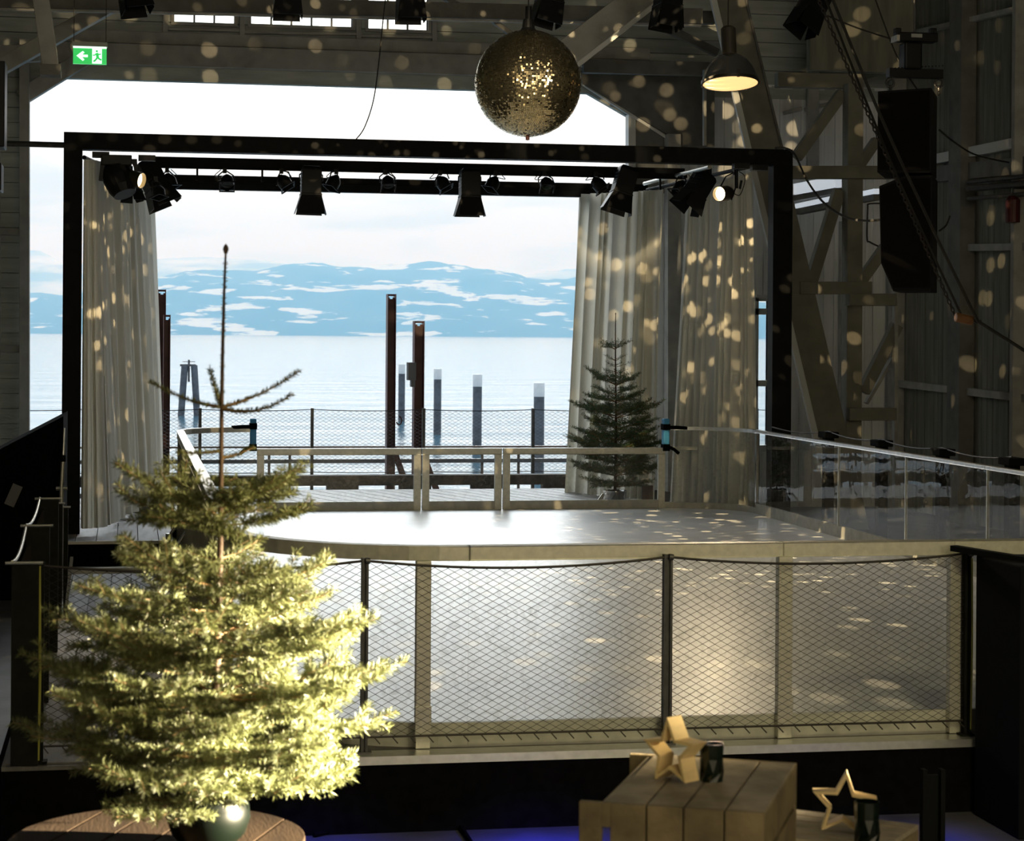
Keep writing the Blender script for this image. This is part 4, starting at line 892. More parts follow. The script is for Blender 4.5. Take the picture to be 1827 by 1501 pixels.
b = B(); b.tube([p(1606, 80), p(1606, 122), p(1639, 122), p(1639, 80)][:1] + [p(1606, 80)], .01, 6, caps=False) if False else None
a, c = p(1609, 76), p(1640, 126); b.box((a.x, hy - .09, c.z), (c.x, hy + .09, a.z)); b.build('motor', LAMPB, t, bevel=.02)
a, c = p(1598, 58), p(1669, 77); b = B(); b.box((a.x, hy - .07, c.z), (c.x, hy + .07, a.z))
for px in (1601, 1664): q = p(px, 56); b.box((q.x - .03, hy - .04, q.z - .03), (q.x + .03, hy + .04, q.z + .03))
b.build('gear_case', LAMPB, t, bevel=.01)
a, c = p(1621, 62), p(1640, 69); b = B(); b.box((a.x, hy - .078, c.z), (c.x, hy - .07, a.z)); b.build('label', LABEL, t)
b = B(); a, c = p(1595, 64), p(1600, 75); b.box((a.x, hy - .08, c.z), (c.x, hy + .08, a.z)); b.build('end_plate', ALU, t)
for px, y1 in ((1588, 164), (1675, 170)):
    b = B(); q = p(px, 148); b.tube([q + Vector((.04 * math.cos(i * .628), 0, .04 * math.sin(i * .628))) for i in range(11)], .012, 6, caps=False); b.build('shackle', POSTD, t)
    b = B(); z0, z1 = p(px, 154).z, p(px, y1).z; n = max(2, int((z0 - z1) / .04))
    for k in range(n): b.tube([(q.x + .012 * math.cos(j * .785) * (1 if k % 2 else .2), hy + .012 * math.cos(j * .785) * (.2 if k % 2 else 1), z0 - (k + .5) * (z0 - z1) / n + .024 * math.sin(j * .785)) for j in range(9)], .005, 5, caps=False)
    b.build('chain', POSTD, t)
b = B(); b.tube([p(1632, 58), (p(1632, 58).x, hy, 8.9)], .012, 8); b.build('lift_chain', POSTD, t)
def rope(name, label, cat, pts, Y, r, m=ROPE, n=6, sag=None):
    P_ = [on(px, py, y=yy) for px, py, yy in [(q + (Y,) if len(q) == 2 else q) for q in pts]]
    b = B(); b.tube(catmull(P_, 8) if len(P_) > 2 else P_, r, n); return tag(b.build(name, m), label, cat)
def chain(name, label, cat, p0, p1, Y, m=WIRE, link=.05, r=.006):
    a, c = on(*p0, y=Y), on(*p1, y=Y); d = (c - a); n = int(d.length / (link * .72)); d.normalize(); e1 = d.cross(Vector((0, 1, 0))).normalized(); e2 = d.cross(e1); b = B()
    for k in range(n):
        o = a.lerp(c, (k + .5) / n); ee = e1 if k % 2 else e2
        b.tube([o + d * (link / 2 * math.sin(j * 1.047)) + ee * (link * .28 * math.cos(j * 1.047)) for j in range(7)], r, 4, caps=False)
    return tag(b.build(name, m), label, cat)
chain('hoist_chain', 'left hauling chain running from the roof down to the wooden pulley', 'chain', (1452, -20), (1704, 563), 16.6)
rope('hauling_rope', 'dark hauling rope running beside the chain to the wooden pulley', 'rope', [(1466, -20), (1590, 290), (1714, 560)], 16.6, .011)
rope('stay_rope', 'thick dark rope crossing the loudspeakers from the top to the pulley', 'rope', [(1478, -20), (1568, 200), (1660, 400), (1746, 576)], 16.4, .014)
rope('tail_rope', 'dark rope leading from the pulley to the right edge', 'rope', [(1744, 573), (1790, 602), (1850, 640), (2300, 930)], 16.5, .015)
rope('thin_rope', 'thin rope slanting down to the chain hoist', 'rope', [(1555, -20), (1600, 100), (1640, 165)], 18.9, .008)
rope('signal_cable', 'thin cable between the tilted lantern and the chain hoist', 'cable', [(1476, 28), (1530, 50), (1598, 72)], 19.5, .008)
rope('speaker_cable', 'black cable sagging from the right frame post to the loudspeaker', 'cable', [(1384, 264, 22.6), (1400, 264, 22.4), (1418, 276, 22), (1440, 322, 21), (1470, 362, 20.3), (1510, 388, 19.6), (1545, 394, 19), (1572, 392, 18.7)], 20, .012)
rope('power_cable', 'thin black cable from the hanging loudspeaker to the right wall', 'cable', [(1676, 232, 19), (1700, 252, 20.5), (1735, 274, 22.5), (1770, 284, 23.6), (1800, 290, 24.2)], 20, .010)
rope('loop_cable', 'short cable loop beside the lower loudspeaker', 'cable', [(1695, 385, 19), (1688, 402, 19), (1676, 412, 18.9)], 19, .009)
rope('light_cable', 'thin dark cable hanging from the roof to the frame top beam', 'cable', [(690, -20, 21.5), (684, 30, 21.7), (676, 110, 22.1), (666, 180, 22.5), (650, 228, 22.8), (634, 250, 22.86)], 22, .007)
t = thing('wooden_pulley', on(1722, 568, y=16.5), 'orange brown wooden pulley block joining the ropes on the right', 'pulley')
c = on(1720, 569, y=16.5); b = B(); b.tube([c + Vector((-.075, 0, .012)), c + Vector((-.05, 0, .01)), c + Vector((.05, 0, -.01)), c + Vector((.075, 0, -.014))], .04, 12); b.build('block', ORANGE, t, bevel=.005)
b = B(); b.tube([c + Vector((.07, 0, -.01)), c + Vector((.15, 0, -.022))], .014, 8); b.tube([c + Vector((.1, -.03, -.015)), c + Vector((.1, .03, -.015))], .022, 8); b.build('hook', POSTD, t)
# small wall fittings on the right
q = on(1807, 374, x=XR - .28); b = B(); b.lathe([(0, .17), (.05, .17), (.09, .12), (.09, -.16), (.0, -.17)], 16, q); t = b.build('canister', REDC); tag(t, 'small dark red canister hanging near the right wall', 'canister'); b = B(); b.tube([q + Vector((0, 0, .17)), q + Vector((0, 0, .27)), q + Vector((.27, 0, .27))], .012, 6); b.build('bracket', POSTD, t)
for k, (y0, y1, r) in enumerate(((322, 318, .03), (334, 332, .045), (352, 351, .03))):
    a, c = on(1728, y0 + 3, x=XR - .25), on(1870, y1 - 8, x=XR - .25); c = a + (c - a) * 2.6; b = B(); b.tube([a, c], r, 10); tag(b.build('wall_pipe', POSTD), 'dark horizontal pipe along the right wall, %s of three' % ('top', 'middle', 'lowest')[k], 'pipe', 'pipes on the right wall')
for k, ((x0, y0), (x1, y1), hh) in enumerate((((1421, 338), (1496, 324), 19), ((1424, 368), (1486, 355), 8), ((1536, 347), (1566, 341), 8))):
    a, c = on(x0, y0, x=on(x0, y0, y=28.3).x), None; a = on(x0, y0, y=28.6); c = on(x1, y1, y=27.4)
    b = B(); b.bar(a, c, .10, hh * a.length / FPX); o = b.build('strip_light', TUBEW); tag(o, 'pale slanting strip light behind the timber tower, %s' % ('broad upper one', 'slim lower one', 'short right one')[k], 'strip light', 'strip lights behind the timber tower')
    b = B(); up = Vector((0, 0, hh * a.length / FPX * .5 + .05)); b.bar(a - up, c - up, .12, .08); b.build('housing', W_TIMDK, o)
rope('bent_pipe', 'thin bent metal pipe right of the tower upright', 'pipe', [(1570, 363), (1550, 364), (1548, 372), (1547, 425), (1552, 432), (1568, 440)], 26.4, .012, POSTD)
for p0, p1, wp, lab in (((3, 108), (3, 262), 12, 'upper black box at the left edge'), ((-2, 290), (-2, 340), 10, 'lower black box at the left edge')):
    a, c = on(p0[0] - wp, p0[1], y=20), on(p0[0] + wp * .4, p1[1], y=20); b = B(); b.box((a.x - .2, 20, c.z), (c.x, 20.4, a.z)); tag(b.build('wall_box', LAMPB, bevel=.01), lab, 'box')
b = B(); b.tube([on(-30, 255, y=22.9), on(114, 259, y=22.9)], .032, 10); b.tube([on(-30, 252, y=22.85), on(114, 256, y=22.85)], .006, 5); tag(b.build('tie_pipe', POSTD), 'dark horizontal pipe tying the stage frame to the left wall', 'pipe')
# ==================================================================== EXIT SIGN
ey = 22.0; e0, e1 = on(130.5, 82, y=ey), on(190, 115, y=ey); W_ = e1.x - e0.x; H_ = e0.z - e1.z
t = thing('exit_sign', ((e0.x + e1.x) / 2, ey, e1.z), 'glowing green exit sign with white arrow and running man, upper left', 'exit sign')
b = B(); b.box((e0.x, ey, e1.z), (e1.x, ey + .05, e0.z)); b.build('panel', EXITG, t)
b = B(); b.box((e0.x - .01, ey - .02, e0.z), (e1.x + .01, ey + .07, e0.z + .045)); b.build('housing', mat('exit housing', (.35, .38, .34), .5), t)
def SG(u, v, d=-.004): return (e0.x + W_ * u, ey + d, e0.z - H_ * v)
b = B(); b.prism([SG(.0, .0), SG(1, .0), SG(1, .11), SG(0, .11)], (0, .004, 0)); b.prism([SG(.57, .11), SG(.86, .11), SG(.86, .97), SG(.57, .97)], (0, .004, 0)); b.build('white_field', EXITW, t)
b = B(); b.prism([SG(.10, .55), SG(.29, .27), SG(.34, .36), SG(.27, .48), SG(.44, .48), SG(.44, .62), SG(.27, .62), SG(.34, .76), SG(.29, .84)], (0, .003, 0)); b.build('arrow', EXITW, t)
b = B()
def limb(pts, w):
    for (u0, v0), (u1, v1) in zip(pts, pts[1:]):
        dx, dy = (u1 - u0) * W_, (v1 - v0) * H_; l = math.hypot(dx, dy) or 1; nx, ny = -dy / l * w / W_, dx / l * w / H_
        b.prism([SG(u0 + nx, v0 + ny, -.007), SG(u1 + nx, v1 + ny, -.007), SG(u1 - nx, v1 - ny, -.007), SG(u0 - nx, v0 - ny, -.007)], (0, .003, 0))
b.prism([SG(.71 + .035 * math.cos(i * .785), .26 + .06 * math.sin(i * .785), -.007) for i in range(8)], (0, .003, 0))
limb([(.71, .36), (.735, .62)], .014); limb([(.735, .60), (.80, .74), (.85, .74)], .009); limb([(.73, .60), (.68, .76), (.61, .86)], .009); limb([(.70, .40), (.64, .50), (.59, .49)], .006); limb([(.72, .40), (.80, .46), (.82, .40)], .006)
b.build('running_man', EXITG, t)
b = B(); b.tube([SG(.02, -.2, .02), (e0.x + .01, ey + .02, 9)], .004, 5); b.tube([SG(.98, -.2, .02), (e1.x - .01, ey + .02, 9)], .004, 5); b.build('wire', WIRE, t)
# ==================================================================== FIR TREES
def shoot(b, pts, nl, dens, nw, wood=.004, droop=.0, mi=(0, 1)):
    """a twig with needles all round, flatter below"""
    pts = catmull(pts, 4); b.cur = mi[0]; b.tube(pts, wood, 5, r1=wood * .5); b.cur = mi[1]
    acc = 0
    for p, q in zip(pts, pts[1:]):
        d = q - p; l = d.length
        if l < 1e-6: continue
        d /= l; sd = d.cross(Vector((0, 0, 1)))
        sd = sd.normalized() if sd.length > .1 else Vector((1, 0, 0)); up = sd.cross(d)
        acc += l * dens
        while acc > 1:
            acc -= 1; o = p.lerp(q, random.random()); a = random.gauss(0, 1.15) + (math.pi if random.random() < .5 else 0)
            n = sd * math.cos(a) + up * (math.sin(a) * .85 + .18); n = (n + d * random.uniform(.35, .8)).normalized()
            L_ = nl * random.uniform(.75, 1.1); w = n.cross(Vector((random.gauss(0, 1), random.gauss(0, 1), random.gauss(0, 1)))).normalized() * nw
            b.add([o, o + n * L_ * .5 + w, o + n * L_, o + n * L_ * .5 - w], [(0, 1, 2, 3)])
def fir_branch(b, base, az, L_, el, nl, dens, nw, curve=.25, bare=.12, sub=True, wood=.007, gap=.06):
    h = Vector((math.cos(az), math.sin(az), 0)); pts = []
    for k in range(6):
        s = k / 5; pts.append(base + h * (L_ * s * math.cos(el)) + Vector((0, 0, L_ * (math.sin(el) * s + curve * s * s - curve * .3 * s))))
    b.cur = 0; b.tube(pts[:3], wood, 6, r1=wood * .7)
    shoot(b, pts[(1 if bare > .1 else 0):], nl, dens, nw, wood * .65)
    if sub:
        n = max(2, int(L_ / gap))
        for i in range(n):
            s = .22 + .72 * i / n; f_ = s * 5; k = min(4, int(f_)); o = pts[k].lerp(pts[k + 1], f_ - k); d = (pts[min(5, k + 1)] - pts[k]).normalized()
            for sg in (-1, 1):
                if random.random() < .16: continue
                sl = L_ * (1 - s) * random.uniform(.38, .62) + .03; side = Vector((-h.y, h.x, 0)) * sg
                dr = (d * .75 + side * .8 + Vector((0, 0, random.uniform(-.18, .22)))).normalized()
                e = [o, o + dr * sl * .5, o + dr * sl + d * sl * .15 + Vector((0, 0, random.uniform(-.02, .03)))]
                shoot(b, e, nl * .95, dens, nw, wood * .45)
                if sl > .13:
                    for q_ in (.4, .68):
                        for s3 in (-1, 1):
                            d3 = (dr * .8 + dr.cross(Vector((0, 0, 1))) * s3 * .7 + Vector((0, 0, random.uniform(-.1, .15)))).normalized(); l3 = sl * (1 - q_) * .7 + .02; o3 = e[0].lerp(e[2], q_)
                            shoot(b, [o3, o3 + d3 * l3 * .5, o3 + d3 * l3], nl * .9, dens, nw, wood * .35)
def fir(label, base, H, whorls, nm, nl, dens, nw, seed, trunk_r, lean=(0, 0), leader=.3, extra=()):
    random.seed(seed); t = thing('fir_tree', base, label, 'fir tree'); base = Vector(base)
    def tp(z): s = z / H; return base + Vector((lean[0] * s + .008 * math.sin(5 * s), lean[1] * s, z))
    b = B(); b.tube([tp(H * i / 14) for i in range(15)], trunk_r, 10, r1=trunk_r * .22); top = tp(H)
    b.lathe([(0, .016), (.006, .008), (.008, 0), (.004, -.012), (0, -.014)], 8, top); b.build('trunk', BARK, t, smooth=True)
    b = B(); shoot(b, [tp(H - leader * .98), tp(H - leader * .5), tp(H - .02)], nl * .45, dens * .35, nw, trunk_r * .2); b.build('leader', [TWIG, nm], t)
    for z, n, L_, el, cv, off in whorls:
        for i in range(n):
            az = off + 2 * math.pi * i / n + random.uniform(-.2, .2); b = B(); l = L_ * random.uniform(.82, 1.12)
            fir_branch(b, tp(z + random.uniform(-.015, .015)), az, l, el + random.uniform(-.1, .1), nl, dens, nw, cv, sub=L_ > .17 * (H / 1.55) or L_ > .25, gap=.078 if H < 1.8 else .06, wood=max(.0035, trunk_r * .30 * (.5 + L_)))
            b.build('branch', [TWIG, nm], t)
    for z, az, L_, el, cv in extra:
        b = B(); fir_branch(b, tp(z), az, L_, el, nl * .55, dens * 1.3, nw, cv, bare=0, sub=False, wood=trunk_r * .42); b.build('branch', [TWIG, nm], t)
    return t
tb = on(372, 1466, z=1.16); TD = tb.length
tz = 1.16
fb = Vector((tb.x, tb.y, tz))
# direction helper: azimuths seen from the camera (0 = photo right, 90 = away)
AZ = -PSI
whs = [(.83, 4, .30, .30, .16, .3), (.79, 4, .31, .22, .15, 1.1), (.70, 3, .15, .2, .2, .9), (.62, 5, .37, .26, .18, .15), (.565, 4, .40, .22, .15, .6), (.50, 5, .36, .20, .15, .8), (.445, 6, .47, .18, .18, .5), (.385, 5, .34, .20, .15, .2), (.345, 6, .47, .14, .15, 0), (.29, 5, .40, .14, .16, .25), (.25, 6, .48, .10, .16, .45), (.205, 5, .42, .08, .14, .7), (.17, 6, .47, .06, .14, .1), (.135, 6, .40, .0, .12, .6), (.11, 5, .38, -.06, .12, .2)]
ex = [(1.118, AZ + math.pi - .25, .21, .16, .22), (1.118, AZ + math.pi - 1.2, .17, .55, .10), (1.118, AZ + .25, .22, .30, .22), (1.115, AZ - .35, .21, -.12, .45), (1.0, AZ + math.pi + .2, .12, -.1, .1), (.98, AZ + .3, .09, .2, .2)]
HT = (on(408, 445, y=fb.y).z - tz)
whs = [(z * HT / 1.545, n, l, e, c, o) for z, n, l, e, c, o in whs]; ex = [(z * HT / 1.545, a, l, e, c) for z, a, l, e, c in ex]
fir('large bright lit fir tree standing in a green pot on the round table, left foreground', fb, HT, whs, NEED, .026, 1350, .0013, 5, .0125, lean=((on(408, 445, y=fb.y).x - fb.x), 0), leader=.42, extra=ex)
# pot
t = thing('plant_pot', (fb.x, fb.y, 1.10), 'shiny dark green pot holding the large fir tree', 'pot')
b = B(); b.lathe([(0, .0), (.07, .0), (.098, .03), (.112, .07), (.108, .105), (.096, .122), (.104, .135), (.10, .14), (.088, .128), (.085, .10), (0, .095)], 40, (fb.x, fb.y, 1.10)); b.build('bowl', POT, t, smooth=True)
b = B(); b.lathe([(0, .112), (.086, .108)], 24, (fb.x, fb.y, 1.10)); b.build('soil', SOIL, t)
# small fir at the back
q = on(1095, 893, z=DZ); sc = q.length / FPX; base2 = Vector((q.x, 25.7, DZ)); base2.x = on(1097, 893, y=25.7).x; H2 = on(1096, 560, y=25.7).z - DZ - .12
w2 = []
for yy, rr, n, el in ((622, 38, 5, .38), (642, 27, 4, .28), (653, 27, 4, .25), (665, 26, 5, .2), (688, 60, 7, .36), (703, 48, 5, .30), (718, 58, 6, .25), (745, 84, 8, .32), (765, 76, 6, .25), (785, 86, 8, .25), (808, 98, 9, .24), (828, 94, 7, .18), (848, 98, 8, .14), (868, 76, 7, .05)):
    w2.append((on(1096, yy, y=25.7).z - DZ - .12, n, rr * 26.4 / FPX, el, .12, random.uniform(0, 3)))
fir('small dark fir tree in front of the right rear curtain', base2 + Vector((0, 0, .12)), H2, w2, NEED2, .036, 150, .0028, 8, .022, leader=.4)
t = thing('tree_bucket', (base2.x, base2.y, DZ), 'shiny silver bucket at the foot of the small fir tree', 'bucket')
b = B(); b.lathe([(0, 0), (.13, 0), (.15, .2), (.155, .21), (.15, .215), (.14, .2), (0, .17)], 28, base2); b.build('bucket', CHROME, t, smooth=True)
b = B(); b.tube([base2 + Vector((-.16, -.05, .17)), base2 + Vector((-.26, -.1, .05)), base2 + Vector((-.33, -.1, .02))], .02, 8); b.build('handle', CHROME, t)
q = on(1155, 868, y=25.6); b = B(); b.box((q.x - .07, 25.58, DZ), (q.x + .07, 25.62, DZ + .28)); t = b.build('info_board', BROWNW); tag(t, 'small dark framed board on the deck right of the small fir', 'board')
# ==================================================================== ROUND TABLE
tc = on(322, 1496, z=1.10); tr = .40; dv = Vector((Fv.x, Fv.y, 0)); tcen = on(322, 1437, z=1.10) - dv * tr
t = thing('round_table', (tcen.x, tcen.y, 0), 'round dark plank table under the large fir tree', 'table')
b = B()
for k in range(6):
    x0, x1 = -tr + k * tr / 3 + .003, -tr + (k + 1) * tr / 3 - .003
    top_ = [(x, math.sqrt(max(0, tr * tr - x * x))) for x in [x0 + (x1 - x0) * i / 8 for i in range(9)]]
    b.prism([(x, y, 0) for x, y in top_] + [(x, -y, 0) for x, y in reversed(top_)], (0, 0, .035))
xf(b, Matrix.Translation((tcen.x, tcen.y, 1.065)) @ Matrix.Rotation(R(-22), 4, 'Z')); b.build('tabletop', TABLE, t, bevel=.002)
b = B(); b.tube([(tcen.x, tcen.y, .03), (tcen.x, tcen.y, 1.065)], .05, 16); b.build('leg', BLACK, t); b = B(); b.lathe([(0, 0), (.26, 0), (.25, .03), (0, .035)], 28, (tcen.x, tcen.y, 0)); b.build('foot', BLACK, t)
# ==================================================================== CRATES, STARS AND CANDLES
TZ = 1.10
def crate_table(c, r, label):
    t = thing('bar_table', (c[0], c[1], 0), label, 'table'); b = B(); b.lathe([(0, TZ - .04), (r, TZ - .04), (r, TZ), (0, TZ)], 40, (c[0], c[1], 0)); b.build('tabletop', TABLE, t)
    b = B(); b.tube([(c[0], c[1], .03), (c[0], c[1], TZ - .04)], .05, 14); b.build('leg', BLACK, t); b = B(); b.lathe([(0, 0), (.28, 0), (.27, .03), (0, .035)], 28, (c[0], c[1], 0)); b.build('foot', BLACK, t)
CT = 1.42
FL, FRc, BR_, BL = on(1033, 1430, z=CT), on(1363, 1452, z=CT), on(1457, 1362, z=CT), on(1160, 1350, z=CT)
ux = (FRc - FL).normalized(); uy = Vector((-ux.y, ux.x, 0)); CW = (FRc - FL).length; CD = .58
def CM(v): return FL + ux * v[0] + uy * v[1] + Vector((0, 0, v[2] - CT)) + Vector((0, 0, 0))
def cbox(b, a, c):
    x0, y0, z0 = a; x1, y1, z1 = c
    b.hexa([CM(p) for p in ((x0, y0, z0), (x1, y0, z0), (x1, y1, z0), (x0, y1, z0), (x0, y0, z1), (x1, y0, z1), (x1, y1, z1), (x0, y1, z1))])
crate_table((CM((CW * .62, .22, 0)).x, CM((CW * .62, .22, 0)).y), .46, 'high round table under the wooden crates')
t = thing('wooden_crate', CM((CW / 2, CD / 2, TZ)), 'weathered wooden crate lying on its side with a star and a candle on top', 'crate', 'wooden crates')
z0 = TZ + .002
fr_ = [(0, .152), (.156, .236), (.240, .328), (.332, CW)]
b = B()                                                        # end panel facing the camera: a broad board with hand slot, then narrower boards
sx0, sx1, sz0, sz1 = .052, .072, CT - .125, CT - .055
cbox(b, (0, 0, z0), (sx0, .018, CT)); cbox(b, (sx1, 0, z0), (.152, .018, CT)); cbox(b, (sx0, 0, z0), (sx1, .018, sz0)); cbox(b, (sx0, 0, sz1), (sx1, .018, CT))
for x0, x1 in fr_[1:]: cbox(b, (x0, 0, z0), (x1, .018, CT))
b.build('end_panel', CRATE, t, bevel=.002)
b = B(); cbox(b, (0, CD - .018, z0), (.12, CD, CT - .002)); cbox(b, (.124, CD - .018, z0), (CW, CD, CT - .002)); b.build('end_panel', CRATE, t, bevel=.002)
for x0, x1 in ((.062, .148), (.153, .234), (.239, .327), (.332, CW - .002)):
    b = B(); cbox(b, (x0, .019, CT - .016), (x1, CD - .019, CT - .001)); b.build('slat', CRATT, t, bevel=.002)
b = B(); cbox(b, (.045, .019, CT - .03), (.06, CD - .019, CT - .006)); b.build('edge_lath', CRATT, t, bevel=.002)
for k in range(3): b = B(); cbox(b, (CW - .016, .019, z0 + .01 + k * .105), (CW, CD - .019, z0 + .10 + k * .105)); b.build('side_slat', CRATE, t, bevel=.002)
b = B(); cbox(b, (.06, .019, z0), (CW - .018, CD - .019, z0 + .014)); b.build('bottom_slat', CRATE, t)
# second crate, lower right, slats across
C2 = 1.20
a, c_, d_ = on(1398, 1441, z=C2), on(1640, 1471, z=C2), None
vx = (c_ - a).normalized(); vy = Vector((vx.y, -vx.x, 0)); L2 = (c_ - a).length
def CM2(v): return a + vx * v[0] + vy * v[1] + Vector((0, 0, v[2] - C2))
def cbox2(b, p, q):
    x0, y0, z0 = p; x1, y1, z1 = q
    b.hexa([CM2(v) for v in ((x0, y0, z0), (x0, y1, z0), (x1, y1, z0), (x1, y0, z0), (x0, y0, z1), (x0, y1, z1), (x1, y1, z1), (x1, y0, z1))])
t = thing('wooden_crate', CM2((L2 / 2, .15, TZ)), 'lower wooden crate at the bottom edge with a star and candle on its cross slats', 'crate', 'wooden crates')
for k in range(5): b = B(); cbox2(b, (-.12, .002 + k * .062, C2 - .014), (L2, .058 + k * .062, C2)); b.build('slat', CRATT, t, bevel=.002)
b = B(); cbox2(b, (L2 - .018, 0, TZ - .15), (L2, .31, C2 - .015)); b.build('end_panel', CRATE, t); b = B(); cbox2(b, (-.12, 0, TZ - .15), (-.102, .31, C2 - .015)); b.build('end_panel', CRATE, t)
b = B(); cbox2(b, (-.10, 0, TZ - .15), (L2 - .02, .014, C2 - .015)); b.build('side_slat', CRATE, t); b = B(); cbox2(b, (-.10, .296, TZ - .15), (L2 - .02, .31, C2 - .015)); b.build('side_slat', CRATE, t)
q = CM2((L2 / 2 - .05, .15, 0)); crate_table_z = TZ - .152
t = thing('low_stool', (q.x, q.y, 0), 'small dark stool under the lower wooden crate', 'stool'); b = B(); b.lathe([(0, TZ - .18), (.17, TZ - .18), (.17, TZ - .151), (0, TZ - .151)], 28, (q.x, q.y, 0)); b.build('seat', TABLE, t); b = B(); b.tube([(q.x, q.y, 0), (q.x, q.y, TZ - .18)], .04, 12); b.build('leg', BLACK, t)
def star(label, foot, hgt, yaw, roll, wth=.045, th=.008):
    """five pointed star bent from wooden strips, standing on two points"""
    t = thing('wooden_star', foot, label, 'star', 'wooden stars'); Rr = hgt / 1.81; o = []
    for k in range(10):
        a = math.pi / 2 + k * math.pi / 5 + roll; r = Rr if k % 2 == 0 else Rr * .47; o.append(Vector((r * math.cos(a), 0, r * math.sin(a))))
    lo = min(v.z for v in o); o = [v - Vector((0, 0, lo)) for v in o]; c = sum(o, Vector()) / 10; M_ = Matrix.Translation(foot) @ Matrix.Rotation(yaw, 4, 'Z'); b = B(); n = 10
    inn = [c + (v - c) * (1 - th / ((v - c).length) * (2.0 if k % 2 == 0 else 1.1)) for k, v in enumerate(o)]
    for k in range(n):
        j = (k + 1) % n; w = Vector((0, wth / 2, 0)); b.hexa([o[k] - w, o[j] - w, o[j] + w, o[k] + w, inn[k] - w, inn[j] - w, inn[j] + w, inn[k] + w])
    xf(b, M_); tag(t, label); b.build('strip', STARW, t); return t
f1_ = on(1205, 1394, z=CT); star('pale wooden star standing on the weathered crate', f1_ , 108 * f1_.length / FPX, R(-57), R(4), .05)
f2_ = on(1505, 1486, z=C2); star('pale wooden star standing on the lower crate', f2_, 104 * f2_.length / FPX, R(-18), R(-5), .045)
def candle(label, px, py, z, wpx, hpx):
    q = on(px, py, z=z); s = q.length / FPX; r = wpx * s / 2; h = hpx * s; q = q + dv * r * .6; t = thing('candle_glass', q, label, 'candle holder', 'dark candle glasses')
    b = B(); n = 9
    rr = [(r * .95, 0), (r * 1.0, h * .25), (r * .96, h * .6), (r, h), (r * .9, h), (r * .85, h * .2), (0, h * .18)]
    vs = []; 
    for i, (ra, zz) in enumerate(rr):
        for j in range(n): aa = 2 * math.pi * (j + (.5 if i in (1,) else 0)) / n; vs.append(q + Vector((ra * math.cos(aa), ra * math.sin(aa), zz)))
    b.add(vs, [(i * n + j, i * n + (j + 1) % n, (i + 1) * n + (j + 1) % n, (i + 1) * n + j) for i in range(6) for j in range(n)] + [tuple(range(n))[::-1]]); b.build('glass', DKGLASS, t)
    b = B(); b.lathe([(0, h * .2), (r * .55, h * .2), (r * .55, h * .42), (0, h * .42)], 20, q); tl = b.build('tealight', SNOWB, t)
    b = B(); b.tube([q + Vector((0, 0, h * .42)), q + Vector((.002, 0, h * .42 + .01))], .0012, 5); b.build('wick', BLKC, tl)
candle('dark green candle glass on the weathered crate beside the star', 1271, 1396, CT, 42, 64)
candle('dark green candle glass on the lower crate in front of its star', 1549, 1508, C2, 45, 72)
rope('floor_cable', 'dark cable lying across the blue lit floor behind the round table', 'cable', [(580, 1482, 8.3), (700, 1464, 8.55), (800, 1452, 8.75)], 8.5, .014, WIRE) if False else None
def floorcable(label, pts): b = B(); b.tube(catmull([on(px, py, z=.015) for px, py in pts], 6), .013, 6); tag(b.build('floor_cable', BLKC), label, 'cable', 'cables on the floor')
floorcable('dark cable lying on the blue lit floor, running from left to right', [(560, 1490), (640, 1473), (720, 1462), (790, 1456)]); floorcable('dark cable on the blue lit floor slanting towards the camera', [(775, 1438), (800, 1455), (825, 1480), (850, 1520)])

# ==================================================================== LIGHT
def light(name, kind, loc, target, energy, col, size=.1, blend=.4, angle=30, shape=None):
    l = bpy.data.lights.new(name, kind); o = bpy.data.objects.new(name, l); COL.objects.link(o); o.location = loc
    l.energy = energy; l.color = col
    if kind == 'AREA': l.size = size
    else: l.shadow_soft_size = size
    if kind == 'SPOT': l.spot_size = R(angle); l.spot_blend = blend
    if target is not None: o.rotation_euler = (Vector(target) - Vector(loc)).to_track_quat('-Z', 'Y').to_euler()
    return o
WARM = (1, .72, .36)
# followspot on the fir, from the right behind the camera
tgt = on(590, 1270, y=fb.y)
light('tree_spot', 'SPOT', (5.6, 4.5, 2.15), tgt, 80000, (1, .83, .57), .05, 1, 12)
light('tree_spot_wide', 'SPOT', (6.2, 3.2, 3.3), on(440, 1150, y=fb.y), 8500, (1, .80, .45), .05, 1, 14)
# warm fill from added unseen spots on fence, rail and crates
light('fence_fill', 'SPOT', (3.2, 2.6, 6.4), (3.1, 10.6, .6), 700, (1, .86, .43), .5, .9, 48)
light('crate_wash', 'SPOT', (3.0, 1.0, 6.4), (1.4, 4.8, 1.4), 24, (1, .82, .46), .2, .8, 30)
light('ball_pin_spot', 'SPOT', (-2.6, .8, 6.0), bc, 16000, (1, .80, .50), .12, .5, 4)
light('ball_pin_spot', 'SPOT', (9.8, 8.2, 5.2), bc, 2500, (1, .82, .55), .08, .5, 5)
light('hall_fill', 'AREA', (4, -3, 5.5), (4, -7, 5), 1700, (1, .90, .68), 3)  # added unseen area light, brightens the back wall that the ball reflects
light('hall_fill', 'AREA', (4, 6, 6.0), (4, 8, 10), 130, (1, .95, .88), 3)  # added unseen area light, bounces soft fill off the ceiling
for x_, y_, e_, c_ in ((.9, 9.7, 34, (.02, .04, 1)), (2.0, 9.7, 40, (.02, .03, 1)), (3.7, 9.5, 26, (.02, .05, 1)), (-1.1, 9.9, 14, (.25, .3, 1))): light('blue_wash', 'SPOT', (x_, y_, .42), (x_, y_ + .05, 0), e_, c_, .05, 1, 125)
q = lc; light('pendant_bulb', 'SPOT', (q.x, q.y - .02, q.z - .06), (q.x, q.y - 1, q.z - 5), 60, (1, .72, .38), .12, .6, 120)
